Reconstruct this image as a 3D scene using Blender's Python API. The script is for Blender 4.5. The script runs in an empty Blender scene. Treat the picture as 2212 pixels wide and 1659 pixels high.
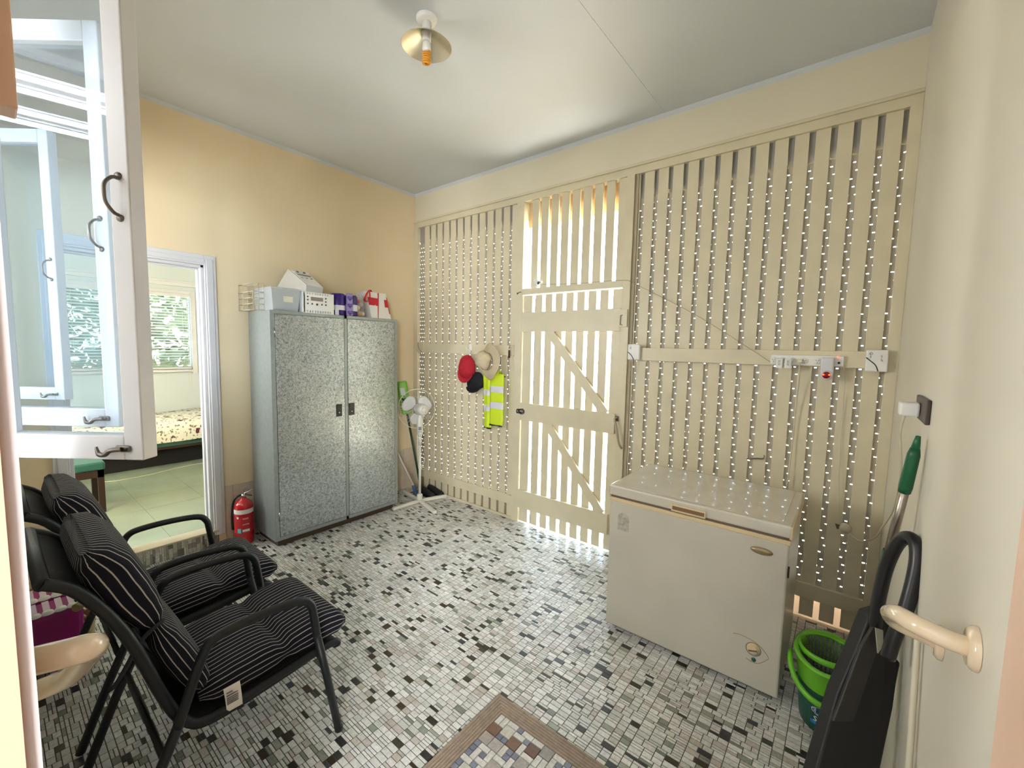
import bpy, math, random
from mathutils import Vector, Matrix
random.seed(11)
SC = bpy.context.scene
COL = SC.collection
PI = math.pi

# ------------------------------------------------------------------ camera
CAMLOC = Vector((3.8178, -3.0373, 1.6))
def cam_axes():
    y, p, r = math.radians(-38.497), math.radians(4.8557), math.radians(1.2226)
    f = Vector((math.sin(y)*math.cos(p), math.cos(y)*math.cos(p), -math.sin(p)))
    rt = Vector((math.cos(y), -math.sin(y), 0)); up = rt.cross(f)
    return f, math.cos(r)*rt + math.sin(r)*up, -math.sin(r)*rt + math.cos(r)*up
CF, CR, CU = cam_axes()
cd = bpy.data.cameras.new('camera'); cam = bpy.data.objects.new('camera', cd); COL.objects.link(cam)
m = Matrix.Identity(4)
for i in range(3):
    m[i][0], m[i][1], m[i][2], m[i][3] = CR[i], CU[i], -CF[i], CAMLOC[i]
cam.matrix_world = m
cd.sensor_fit = 'HORIZONTAL'; cd.sensor_width = 36.0; cd.lens = 36.0*914.4/2212.0
cd.clip_start = 0.02; cd.clip_end = 300
SC.camera = cam

# ------------------------------------------------------------------ world, sun, area lights, exposure
W = bpy.data.worlds.new('sky'); SC.world = W; W.use_nodes = True
nt = W.node_tree; bg = nt.nodes['Background']
bg.inputs[0].default_value = (0.66, 0.83, 1.0, 1); bg.inputs[1].default_value = 13.0
def lamp(kind, name, loc, energy, color=(1, 1, 1), size=1.0, size_y=None, direction=(0, 0, -1), spread=None):
    l = bpy.data.lights.new(name, kind); l.energy = energy; l.color = color
    if kind == 'AREA':
        l.shape = 'RECTANGLE' if size_y else 'SQUARE'; l.size = size
        if size_y: l.size_y = size_y
        if spread: l.spread = spread
    o = bpy.data.objects.new(name, l); COL.objects.link(o); o.location = loc
    o.rotation_euler = Vector(direction).to_track_quat('-Z', 'Y').to_euler()
    return o
s = lamp('SUN', 'sun', (6, 6, 10), 190.0, (1.0, 0.96, 0.9), direction=(-0.42, 0.12, -0.9)); s.data.angle = 0.01
# added fill lamps, two in the unseen kitchen and one in the bedroom
lamp('AREA', 'added_kitchen_fill', (-0.08, -3.95, 1.85), 250, (0.93, 0.96, 1.0), 1.2, 1.4, (1, 0.35, -0.12))
lamp('AREA', 'added_kitchen_side_fill', (6.05, -5.1, 1.9), 600, (0.94, 0.96, 1.0), 2.2, 1.5, (-1, 0.42, 0.0))
lamp('AREA', 'added_bedroom_fill', (-1.6, -5.0, 1.9), 70, (0.88, 0.95, 1.0), 1.4, 1.2, (0, 1, -0.1))
SC.view_settings.view_transform = 'Standard'
SC.view_settings.look = 'None'
SC.view_settings.exposure = 0.34
SC.view_settings.gamma = 1.0
SC.view_settings.use_curve_mapping = False
SC.cycles.max_bounces = 10; SC.cycles.diffuse_bounces = 5; SC.cycles.transparent_max_bounces = 16
SC.cycles.glossy_bounces = 5; SC.cycles.transmission_bounces = 6
SC.cycles.sample_clamp_indirect = 60.0
SC.cycles.use_denoising = True
SC.cycles.caustics_reflective = False; SC.cycles.caustics_refractive = False

# ------------------------------------------------------------------ materials
def lin(c):
    return tuple((x/255/12.92 if x/255 <= 0.04045 else ((x/255+0.055)/1.055)**2.4) for x in c[:3]) + (1.0,)
MATS = {}
def mat(name, rgb, rough=0.6, metal=0.0, noise=0.0, nscale=8.0, bump=0.0, bscale=60.0, spec=0.5, emit=0.0, coat=0.0, trans=0.0, rgb2=None, alpha=1.0):
    if name in MATS: return MATS[name]
    M = bpy.data.materials.new(name); M.use_nodes = True; t = M.node_tree; b = t.nodes['Principled BSDF']
    b.inputs['Base Color'].default_value = lin(rgb); b.inputs['Roughness'].default_value = rough
    b.inputs['Metallic'].default_value = metal; b.inputs['Specular IOR Level'].default_value = spec
    b.inputs['Coat Weight'].default_value = coat
    b.inputs['Transmission Weight'].default_value = trans
    b.inputs['Alpha'].default_value = alpha
    if emit:
        b.inputs['Emission Color'].default_value = lin(rgb); b.inputs['Emission Strength'].default_value = emit
    if noise or bump or rgb2:
        tc = t.nodes.new('ShaderNodeTexCoord')
    if noise or rgb2:
        n = t.nodes.new('ShaderNodeTexNoise'); n.inputs['Scale'].default_value = nscale; n.inputs['Detail'].default_value = 5
        t.links.new(tc.outputs['Object'], n.inputs['Vector'])
        mx = t.nodes.new('ShaderNodeMix'); mx.data_type = 'RGBA'
        c = lin(rgb)
        lo = lin(rgb2) if rgb2 else tuple(v*(1-noise) for v in c[:3]) + (1,)
        hi = c if rgb2 else tuple(min(1, v*(1+noise*0.5)) for v in c[:3]) + (1,)
        mx.inputs[6].default_value = lo; mx.inputs[7].default_value = hi
        r = t.nodes.new('ShaderNodeValToRGB'); r.color_ramp.elements[0].position = 0.35; r.color_ramp.elements[1].position = 0.65
        t.links.new(n.outputs['Fac'], r.inputs['Fac']); t.links.new(r.outputs['Color'], mx.inputs[0])
        t.links.new(mx.outputs[2], b.inputs['Base Color'])
    if bump:
        n2 = t.nodes.new('ShaderNodeTexNoise'); n2.inputs['Scale'].default_value = bscale; n2.inputs['Detail'].default_value = 3
        t.links.new(tc.outputs['Object'], n2.inputs['Vector'])
        bp = t.nodes.new('ShaderNodeBump'); bp.inputs['Strength'].default_value = bump; bp.inputs['Distance'].default_value = 0.003
        t.links.new(n2.outputs['Fac'], bp.inputs['Height']); t.links.new(bp.outputs['Normal'], b.inputs['Normal'])
    MATS[name] = M
    return M

M_WALL = mat('cream_wall_paint', (230, 210, 172), 0.75, noise=0.03, nscale=2, bump=0.15, bscale=90)
M_WALLB = mat('back_wall_paint', (220, 210, 184), 0.6, noise=0.03, nscale=2)
M_WALLR = mat('off_white_wall_paint', (214, 208, 192), 0.55, noise=0.03, nscale=1.5, bump=0.1, bscale=80)
M_CEIL = mat('ceiling_paint', (203, 207, 210), 0.5, noise=0.02, nscale=1.5)
M_SLAT = mat('cream_gloss_timber', (212, 201, 170), 0.4, noise=0.05, nscale=6, bump=0.1, bscale=30)
M_WHITE = mat('white_gloss_timber', (212, 210, 210), 0.3, noise=0.02, nscale=5)
M_PEACH = mat('peach_jamb_paint', (230, 196, 172), 0.5, noise=0.03)
M_GREY = mat('grey_fascia', (150, 146, 140), 0.7)
M_DARK = mat('black_plastic', (22, 22, 24), 0.35, bump=0.05)
M_CHROME = mat('chrome', (190, 188, 186), 0.18, 1.0)
M_PEWTER = mat('pewter_metal', (120, 112, 104), 0.3, 1.0)
M_WPLAST = mat('white_plastic', (228, 226, 220), 0.4)
M_CORD = mat('cream_cord', (206, 198, 176), 0.5)
M_GROUT = mat('floor_grout', (92, 88, 80), 0.85, noise=0.25, nscale=5)

def tile_mat(name, src):
    M = bpy.data.materials.new(name); M.use_nodes = True; t = M.node_tree; b = t.nodes['Principled BSDF']
    b.inputs['Roughness'].default_value = 0.32; b.inputs['Specular IOR Level'].default_value = 0.5
    if src == 'attr':
        a = t.nodes.new('ShaderNodeAttribute'); a.attribute_name = 'tile_colour'; co = a.outputs['Color']
    else:
        a = t.nodes.new('ShaderNodeObjectInfo'); co = a.outputs['Color']
    g = t.nodes.new('ShaderNodeNewGeometry')
    n = t.nodes.new('ShaderNodeTexNoise'); n.inputs['Scale'].default_value = 70; n.inputs['Detail'].default_value = 6; n.inputs['Roughness'].default_value = 0.7
    t.links.new(g.outputs['Position'], n.inputs['Vector'])
    n2 = t.nodes.new('ShaderNodeTexNoise'); n2.inputs['Scale'].default_value = 3.0; n2.inputs['Detail'].default_value = 4
    t.links.new(g.outputs['Position'], n2.inputs['Vector'])
    r = t.nodes.new('ShaderNodeMapRange'); r.inputs[1].default_value = 0.3; r.inputs[2].default_value = 0.7; r.inputs[3].default_value = 0.72; r.inputs[4].default_value = 1.16
    t.links.new(n.outputs['Fac'], r.inputs[0])
    r2 = t.nodes.new('ShaderNodeMapRange'); r2.inputs[1].default_value = 0.3; r2.inputs[2].default_value = 0.7; r2.inputs[3].default_value = 0.86; r2.inputs[4].default_value = 1.08
    t.links.new(n2.outputs['Fac'], r2.inputs[0])
    mm = t.nodes.new('ShaderNodeMath'); mm.operation = 'MULTIPLY'
    t.links.new(r.outputs[0], mm.inputs[0]); t.links.new(r2.outputs[0], mm.inputs[1])
    v = t.nodes.new('ShaderNodeVectorMath'); v.operation = 'SCALE'
    t.links.new(co, v.inputs[0]); t.links.new(mm.outputs[0], v.inputs['Scale'])
    t.links.new(v.outputs[0], b.inputs['Base Color'])
    return M
M_TILE_A = tile_mat('mosaic_tile_glaze', 'attr')
M_TILE_O = tile_mat('mosaic_tile_glaze_single', 'obj')

def glass_mat(name, tint=(245, 250, 250), refl=1.0):
    M = bpy.data.materials.new(name); M.use_nodes = True; t = M.node_tree
    t.nodes.remove(t.nodes['Principled BSDF']); out = t.nodes['Material Output']
    tr = t.nodes.new('ShaderNodeBsdfTransparent'); tr.inputs[0].default_value = lin(tint)
    gl = t.nodes.new('ShaderNodeBsdfGlossy'); gl.inputs['Roughness'].default_value = 0.0
    fr = t.nodes.new('ShaderNodeFresnel'); fr.inputs[0].default_value = 1.5
    ml = t.nodes.new('ShaderNodeMath'); ml.operation = 'MULTIPLY'; ml.inputs[1].default_value = refl; ml.use_clamp = True
    mx = t.nodes.new('ShaderNodeMixShader')
    g = t.nodes.new('ShaderNodeNewGeometry'); io = t.nodes.new('ShaderNodeMapRange'); io.inputs[3].default_value = 1.5; io.inputs[4].default_value = 1/1.5
    t.links.new(g.outputs['Backfacing'], io.inputs[0]); t.links.new(io.outputs[0], fr.inputs[0])
    t.links.new(fr.outputs[0], ml.inputs[0]); t.links.new(ml.outputs[0], mx.inputs[0])
    t.links.new(tr.outputs[0], mx.inputs[1]); t.links.new(gl.outputs[0], mx.inputs[2]); t.links.new(mx.outputs[0], out.inputs[0])
    return M
M_GLASS = glass_mat('window_glass', (236, 243, 248), 1.2)

def plastic_clear(name, rgb, a):
    M = bpy.data.materials.new(name); M.use_nodes = True; t = M.node_tree; b = t.nodes['Principled BSDF']
    b.inputs['Base Color'].default_value = lin(rgb); b.inputs['Roughness'].default_value = 0.25; b.inputs['Alpha'].default_value = a
    return M

def stripe_mat(name, base, line, period, width):
    M = bpy.data.materials.new(name); M.use_nodes = True; t = M.node_tree; b = t.nodes['Principled BSDF']
    b.inputs['Roughness'].default_value = 0.85; b.inputs['Specular IOR Level'].default_value = 0.25
    uv = t.nodes.new('ShaderNodeUVMap'); uv.uv_map = 'UVMap'
    sp = t.nodes.new('ShaderNodeSeparateXYZ'); t.links.new(uv.outputs[0], sp.inputs[0])
    n = t.nodes.new('ShaderNodeTexNoise'); n.inputs['Scale'].default_value = 9; t.links.new(uv.outputs[0], n.inputs['Vector'])
    ad = t.nodes.new('ShaderNodeMath'); ad.operation = 'MULTIPLY_ADD'; ad.inputs[1].default_value = 0.006; t.links.new(n.outputs['Fac'], ad.inputs[0]); t.links.new(sp.outputs[0], ad.inputs[2])
    dv = t.nodes.new('ShaderNodeMath'); dv.operation = 'DIVIDE'; dv.inputs[1].default_value = period; t.links.new(ad.outputs[0], dv.inputs[0])
    fr = t.nodes.new('ShaderNodeMath'); fr.operation = 'FRACT'; t.links.new(dv.outputs[0], fr.inputs[0])
    lt = t.nodes.new('ShaderNodeMath'); lt.operation = 'LESS_THAN'; lt.inputs[1].default_value = width/period; t.links.new(fr.outputs[0], lt.inputs[0])
    mx = t.nodes.new('ShaderNodeMix'); mx.data_type = 'RGBA'; mx.inputs[6].default_value = lin(base); mx.inputs[7].default_value = lin(line)
    t.links.new(lt.outputs[0], mx.inputs[0]); t.links.new(mx.outputs[2], b.inputs['Base Color'])
    wv = t.nodes.new('ShaderNodeTexNoise'); wv.inputs['Scale'].default_value = 14; t.links.new(uv.outputs[0], wv.inputs['Vector'])
    bp = t.nodes.new('ShaderNodeBump'); bp.inputs['Strength'].default_value = 0.5; bp.inputs['Distance'].default_value = 0.01
    t.links.new(wv.outputs['Fac'], bp.inputs['Height']); t.links.new(bp.outputs['Normal'], b.inputs['Normal'])
    return M

# ------------------------------------------------------------------ mesh builder
class MB:
    def __init__(s): s.v = []; s.f = []; s.uv = None; s.sm = []; s.mi = []
    def add(s, vs, fs, smooth=False, mi=0):
        n = len(s.v); s.v.extend([tuple(a) for a in vs])
        for f in fs: s.f.append(tuple(i+n for i in f)); s.sm.append(smooth); s.mi.append(mi)
        return n
    def box(s, a, b, mi=0):
        x0, y0, z0 = a; x1, y1, z1 = b
        if x0 > x1: x0, x1 = x1, x0
        if y0 > y1: y0, y1 = y1, y0
        if z0 > z1: z0, z1 = z1, z0
        s.add([(x0,y0,z0),(x1,y0,z0),(x1,y1,z0),(x0,y1,z0),(x0,y0,z1),(x1,y0,z1),(x1,y1,z1),(x0,y1,z1)],
              [(0,3,2,1),(4,5,6,7),(0,1,5,4),(1,2,6,5),(2,3,7,6),(3,0,4,7)], False, mi); return s
    def cbox(s, c, ax, ay, az, sx, sy, sz, mi=0):
        """box centred at c along unit axes with full sizes"""
        c = Vector(c); ax = Vector(ax).normalized()*sx/2; ay = Vector(ay).normalized()*sy/2; az = Vector(az).normalized()*sz/2
        vs = [c+i*ax+j*ay+k*az for k in (-1,1) for (i,j) in ((-1,-1),(1,-1),(1,1),(-1,1))]
        s.add(vs, [(0,3,2,1),(4,5,6,7),(0,1,5,4),(1,2,6,5),(2,3,7,6),(3,0,4,7)], False, mi); return s
    def tube(s, pts, r, n=10, cap=True, closed=False, flat=1.0, smooth=True, mi=0):
        pts = [Vector(p) for p in pts]; k = len(pts); rings = []
        prev = None
        for i, p in enumerate(pts):
            if closed: t = pts[(i+1) % k]-pts[i-1]
            else: t = pts[min(i+1, k-1)]-pts[max(i-1, 0)]
            t = t.normalized()
            if prev is None:
                a = Vector((0,0,1)) if abs(t.z) < 0.9 else Vector((1,0,0))
                u = t.cross(a).normalized()
            else: u = (prev-t*prev.dot(t)).normalized()
            prev = u; w = t.cross(u)
            rr = r[i] if isinstance(r, (list, tuple)) else r
            rings.append([p+rr*(math.cos(2*PI*j/n)*u+flat*math.sin(2*PI*j/n)*w) for j in range(n)])
        base = s.add([q for R in rings for q in R], [], smooth)
        m = k if closed else k-1
        fs = []
        for i in range(m):
            for j in range(n):
                a = i*n+j; b = i*n+(j+1) % n; i2 = (i+1) % k
                fs.append((a, b, i2*n+(j+1) % n, i2*n+j))
        for f in fs: s.f.append(tuple(q+base for q in f)); s.sm.append(smooth); s.mi.append(mi)
        if cap and not closed:
            s.f.append(tuple(base+j for j in range(n))[::-1]); s.sm.append(False); s.mi.append(mi)
            s.f.append(tuple(base+(k-1)*n+j for j in range(n))); s.sm.append(False); s.mi.append(mi)
        return s
    def lathe(s, prof, c=(0,0,0), axis=(0,0,1), n=28, smooth=True, mi=0, arc=2*PI):
        """prof: [(r, h)]"""
        c = Vector(c); ax = Vector(axis).normalized(); a = Vector((1,0,0)) if abs(ax.x) < 0.9 else Vector((0,1,0))
        u = ax.cross(a).normalized(); w = ax.cross(u)
        vs = [c+ax*h+r*(math.cos(arc*j/n)*u+math.sin(arc*j/n)*w) for r, h in prof for j in range(n)]
        fs = [(i*n+j, i*n+(j+1) % n, (i+1)*n+(j+1) % n, (i+1)*n+j) for i in range(len(prof)-1) for j in range(n if arc > 6.2 else n-1)]
        s.add(vs, fs, smooth, mi); return s
    def prism(s, poly, a, b, mi=0, smooth=False):
        """poly: 3-D points; extruded by vector from a to b (offset vectors)"""
        a = Vector(a); b = Vector(b); n = len(poly)
        vs = [Vector(p)+a for p in poly]+[Vector(p)+b for p in poly]
        fs = [tuple(range(n))[::-1], tuple(range(n, 2*n))]+[(i, (i+1) % n, n+(i+1) % n, n+i) for i in range(n)]
        s.add(vs, fs, smooth, mi); return s
    def build(s, name, mt, parent=None, smooth_angle=None, bevel=0.0, kind=None):
        off = ORG.get(parent, Vector((0,0,0))) if parent else Vector((0,0,0))
        me = bpy.data.meshes.new(name)
        me.from_pydata([(x-off.x, y-off.y, z-off.z) for x, y, z in s.v], [], s.f)
        me.polygons.foreach_set('use_smooth', s.sm)
        for q in (mt if isinstance(mt, (list, tuple)) else [mt]): me.materials.append(q)
        if any(s.mi): me.polygons.foreach_set('material_index', s.mi)
        if s.uv is not None:
            ul = me.uv_layers.new(name='UVMap')
            for l, vi in enumerate([i for f in s.f for i in f]):
                ul.data[l].uv = s.uv[l] if isinstance(s.uv, list) else s.uv(s.v[vi])
        me.update()
        o = bpy.data.objects.new(name, me); COL.objects.link(o)
        if parent: o.parent = parent; ORG[o] = off
        else: ORG[o] = Vector((0,0,0))
        if bevel:
            bm = o.modifiers.new('bevel', 'BEVEL'); bm.width = bevel; bm.segments = 2; bm.limit_method = 'ANGLE'; bm.angle_limit = 0.6
        if kind: o['kind'] = kind
        return o
ORG = {}
def thing(name, label, cat, loc, group=None):
    o = bpy.data.objects.new(name, None); COL.objects.link(o); o.location = loc; o.empty_display_size = 0.1
    ORG[o] = Vector(loc); return tag(o, label, cat, group)
def tag(o, label, cat, group=None):
    o['label'] = label; o['category'] = cat
    if group: o['group'] = group
    return o
def copy_tree(o, parent=None):
    c = o.copy(); COL.objects.link(c)
    if parent: c.parent = parent
    for ch in list(o.children): copy_tree(ch, c)
    return c
def struct(o): o['kind'] = 'structure'; return o
def arcpts(c, u, w, r, a0, a1, n=8):
    c = Vector(c); u = Vector(u); w = Vector(w)
    return [c+r*(math.cos(a0+(a1-a0)*i/n)*u+math.sin(a0+(a1-a0)*i/n)*w) for i in range(n+1)]
def smooth_path(pts, sub=6):
    P = [Vector(p) for p in pts]; out = []
    for i in range(len(P)-1):
        p0 = P[max(i-1, 0)]; p1 = P[i]; p2 = P[i+1]; p3 = P[min(i+2, len(P)-1)]
        for k in range(sub):
            t = k/sub
            out.append(0.5*((2*p1)+(-p0+p2)*t+(2*p0-5*p1+4*p2-p3)*t*t+(-p0+3*p1-3*p2+p3)*t**3))
    out.append(P[-1]); return out
def text_mesh(txt, name, mt, parent, origin, xdir, ydir, size, thick=0.0006):
    cu = bpy.data.curves.new(name, 'FONT'); cu.body = txt; cu.size = size; cu.extrude = thick; cu.align_x = 'CENTER'; cu.align_y = 'CENTER'; cu.resolution_u = 2
    tmp = bpy.data.objects.new(name, cu); me = bpy.data.meshes.new_from_object(tmp); bpy.data.objects.remove(tmp)
    x = Vector(xdir).normalized(); y = Vector(ydir).normalized(); z = x.cross(y); off = ORG.get(parent, Vector())
    for v in me.vertices:
        v.co = Vector(origin)-off+x*v.co.x+y*v.co.y+z*v.co.z
    me.materials.append(mt)
    o = bpy.data.objects.new(name, me); COL.objects.link(o); o.parent = parent; ORG[o] = off
    return o
def pix(X):
    d = Vector(X)-CAMLOC; z = d.dot(CF)
    if z <= 0.01: return None
    return 1106+914.4*d.dot(CR)/z, 829.5-914.4*d.dot(CU)/z, z
def dep(u, v, z): return CAMLOC+(CF+CR*((u-1106)/914.4)-CU*((v-829.5)/914.4))*z

H = 3.234; RW = 4.018; YN = -3.04
# ================================================================== SETTING
# ---- floor: grout bed, mosaic of loose-laid rectangles
fl = struct(MB().box((0, -3.2, -0.12), (RW, 0.2, -0.0016)).build('floor', M_GROUT))
RUG = (2.655, -2.70, 3.72, -1.620)
def tile_cols():
    r = random.random()
    if r < 0.045: return random.choice([(52,46,34),(60,52,34),(46,44,44),(58,40,28)])
    if r < 0.08: return random.choice([(66,66,50),(58,60,66),(52,56,52)])
    if r < 0.14: return random.choice([(158,162,146),(140,148,132),(130,136,122)])
    if r < 0.22: return random.choice([(196,186,176),(188,180,166)])
    b = random.choice([(222,222,214),(212,212,204),(228,226,220),(202,203,193),(216,211,205)])
    return b
U = 0.013
tiles = []
def fill_sheet(X0, nu, Y0, nv):
    occ = [[False]*nv for _ in range(nu)]
    for j in range(nv):
        for i in range(nu):
            if occ[i][j]: continue
            run = 0
            while i+run < nu and not occ[i+run][j] and run < 8: run += 1
            hh = 2 if j+1 < nv else 1
            if run in (1, 2, 3, 4): w = run
            elif run == 5: w = 2 if random.random() < 0.3 else 3
            elif run == 6: w = 3
            elif run == 7: w = random.choice([3, 4])
            else: w = random.choice([3, 4, 4])
            if w == 5: w = 3
            if hh == 2 and random.random() < 0.46: hh = 1
            if hh == 2 and any(occ[i+a][j+1] for a in range(w)): hh = 1
            for a in range(w):
                for b in range(hh): occ[i+a][j+b] = True
            tiles.append((X0+i*U, Y0+j*U, w, hh))
x = -0.0; widths = [14, 10, 14, 14, 10]; k = 0
while x < RW:
    nu = widths[k % 5]; k += 1
    y = -3.12
    while y < 0.0:
        fill_sheet(x, nu, y, 22); y += 22*U
    x += nu*U
def tile_geo(mb, x0, y0, x1, y1, zt, g=0.0011, b=0.0009, zb=-0.003):
    xa, ya, xb, yb = x0+g, y0+g, x1-g, y1-g
    mb.add([(xa,ya,zb),(xb,ya,zb),(xb,yb,zb),(xa,yb,zb),(xa+b,ya+b,zt),(xb-b,ya+b,zt),(xb-b,yb-b,zt),(xa+b,yb-b,zt)],
           [(4,5,6,7),(0,1,5,4),(1,2,6,5),(2,3,7,6),(3,0,4,7)])
cand = []
for t in tiles:
    x0, y0, w, h = t; x1, y1 = min(x0+w*U, RW), min(y0+h*U, 0.0)
    if x1-x0 < 0.005 or y1-y0 < 0.005: continue
    cx, cy = (x0+x1)/2, (y0+y1)/2
    if x1 > RUG[0] and x0 < RUG[2] and y1 > RUG[1] and y0 < RUG[3]:
        if x0 < RUG[0]-0.003: x1 = RUG[0]
        elif y1 > RUG[3]+0.003: y0 = RUG[3]
        else: continue
        w = 9
    p = pix((cx, cy, 0)); ar = 0
    if p and 60 < p[0] < 2200 and 0 < p[1] < 1655:
        hid = (2.81 < cx < 3.70 and cy > -0.93) or (cx < 2.28 and cy < -2.05 and p[0] < 640 and p[1] < 1420)
        if not hid: ar = (x1-x0)*(y1-y0)/p[2]**3
    cand.append((ar, x0, y0, x1, y1, w, h))
cand.sort(key=lambda c: -c[0])
singles = [c for c in cand if c[5] != 9][:290]; sset = set(id(c) for c in singles); rest = [c for c in cand if id(c) not in sset]
mb = MB(); cols = []
for ar, x0, y0, x1, y1, w, h in rest:
    tile_geo(mb, x0, y0, x1, y1, random.uniform(-0.0004, 0.0002)); c = lin(tile_cols()); cols.append(c)
ob = mb.build('mosaic_tiles', M_TILE_A, fl, kind='stuff')
ca = ob.data.color_attributes.new('tile_colour', 'FLOAT_COLOR', 'CORNER')
flat = []
for c in cols: flat.extend(list(c)*20)
ca.data.foreach_set('color', flat)
meshes = {}
for ar, x0, y0, x1, y1, w, h in singles:
    key = (w, h)
    if key not in meshes:
        m2 = MB(); tile_geo(m2, 0, 0, w*U, h*U, 0.0); o = m2.build('mosaic_tile', M_TILE_O, fl); meshes[key] = o.data
    else:
        o = bpy.data.objects.new('mosaic_tile', meshes[key]); COL.objects.link(o); o.parent = fl
    o.location = (x0, y0, 0); o.color = lin(tile_cols())
# ---- inlay with ribbed border
inl = struct(MB().box((RUG[0], RUG[1], -0.05), (RUG[2], RUG[3], 0.001)).build('floor_inlay', M_GROUT))
M_RIB = mat('tan_ribbed_tile', (150, 132, 112), 0.6, noise=0.15, nscale=40)
BW = 0.078
def rib_tile(along, a0, a1, x0, y1):
    """profile across border; along 'x' or 'y' """
    m = MB(); n = 5; prof = [(0.001, 0.0), (0.002, 0.006)]
    for i in range(n):
        c = 0.014+i*0.0125
        prof += [(c-0.0028, 0.006), (c, 0.0015), (c+0.0028, 0.006)]
    prof += [(BW-0.003, 0.006), (BW-0.002, 0.0)]
    k = len(prof)
    # mitred at the shared corner
    def P(t, a, h):
        return (x0+t, a, h) if along == 'y' else (a, y1-t, h)
    vs = [P(t, min(a1, y1-t) if (along == 'y' and a1 >= y1-0.001) else (max(a0, x0+t) if (along == 'x' and a0 <= x0+0.001 and e == 0) else (a0 if e == 0 else a1)), h) if not (along == 'y' and e == 0) else P(t, a0, h)
          for e in (0, 1) for t, h in prof]
    fs = [(i, i+1, k+i+1, k+i) for i in range(k-1)]+[tuple(range(k)), tuple(range(k, 2*k))[::-1]]
    m.add(vs, fs); return m
y = RUG[3]; L = 0.152
while y > RUG[1]+0.01:
    rib_tile('y', max(y-L, RUG[1])+0.001, y, RUG[0], RUG[3]).build('border_tile', M_RIB, inl); y -= L
x = RUG[0]
while x < RUG[2]-0.01:
    rib_tile('x', x, min(x+L, RUG[2])-0.001, RUG[0], RUG[3]).build('border_tile', M_RIB, inl); x += L
ix0, iy1 = RUG[0]+BW, RUG[3]-BW
u = 0.0255; nx = int((RUG[2]-ix0)/u); ny = int((iy1-RUG[1])/u)
occ = set(); im = {}
crm, blu, mar = [(214,210,200),(206,202,192)], [(120,122,136),(128,130,142),(112,114,128)], [(168,158,148),(150,142,132),(122,88,64),(196,190,176),(104,70,50),(176,168,160)]
def inlay(i, j, w, h, c):
    for a in range(w):
        for b in range(h): occ.add((i+a, j+b))
    if (w, h) not in im:
        m2 = MB(); tile_geo(m2, 0, 0, w*u, h*u, 0.0055, zb=0.0); o = m2.build('inlay_tile', M_TILE_O, inl); im[(w, h)] = o.data
    else:
        o = bpy.data.objects.new('inlay_tile', im[(w, h)]); COL.objects.link(o); o.parent = inl
    o.location = (ix0+i*u, iy1-(j+h)*u, 0); o.color = lin(c)
nx = min(nx, 22); ny = min(ny, 26)
for j in range(ny):
    for i in range(nx):
        if (i, j) in occ: continue
        f = lambda w, h: all((i+a, j+b) not in occ and i+a < nx and j+b < ny for a in range(w) for b in range(h))
        r = random.random()
        if r < 0.22 and f(2, 2): inlay(i, j, 2, 2, random.choice(mar))
        elif r < 0.48 and f(2, 1): inlay(i, j, 2, 1, random.choice(crm))
        elif r < 0.74 and f(1, 2): inlay(i, j, 1, 2, random.choice(crm))
        else: inlay(i, j, 1, 1, random.choice(blu))

# ---- walls
YD0, YD1, ZD = -2.72, -1.965, 2.165        # bedroom doorway opening
wl = MB()
wl.box((-0.11, -6.5, -0.12), (0, YD0, H)); wl.box((-0.11, YD1, -0.12), (0, 0.12, H)); wl.box((-0.11, YD0, ZD), (0, YD1, H)); wl.box((-0.11, YD0, -0.12), (0, YD1, 0.095))
wl = struct(wl.build('wall_left', M_WALL))
struct(MB().box((RW, -3.04, -0.12), (RW+0.12, 0.12, H)).build('wall_right', M_WALLR))
ce = struct(MB().box((-0.12, -6.6, H), (RW+2.2, 0.14, H+0.1)).build('ceiling', M_CEIL))
cs = [(0.0, 2.7065), (2.7078, RW)]
for a, b in cs: MB().box((a, -3.04, H-0.004), (b, 0, H+0.001)).build('ceiling_sheet', M_CEIL, ce)
c1 = MB(); c1.prism([(0, 0, H-0.004), (0.022, 0, H-0.004), (0, 0, H-0.026)], (0, -3.04, 0), (0, 0, 0))
struct(c1.build('trim_1', M_CEIL))
c1 = MB(); c1.prism([(0, 0, H-0.004), (0, -0.022, H-0.004), (0, 0, H-0.026)], (0, 0, 0), (RW, 0, 0))
struct(c1.build('trim_2', M_CEIL))
# white ceramic wainscot tiles at the foot of the left wall
M_WAIN = mat('beige_ceramic_tile', (206, 190, 166), 0.3, noise=0.06, nscale=12)
def wainscot(ya, yb, z0=0.0, dx=0.0):
    y = yb
    while y > ya+0.01:
        y2 = max(y-0.152, ya); z = z0
        while z < 0.455:
            MB().box((0.0005, y2+0.0012, z+0.0012), (0.0075, y-0.0012, min(z+0.152, 0.462)-0.0012)).build('wall_tile', M_WAIN, wl, bevel=0.001); z += 0.152
        y -= 0.152
wainscot(YD1+0.085, -0.004); wainscot(-3.035, YD0-0.09)
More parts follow.
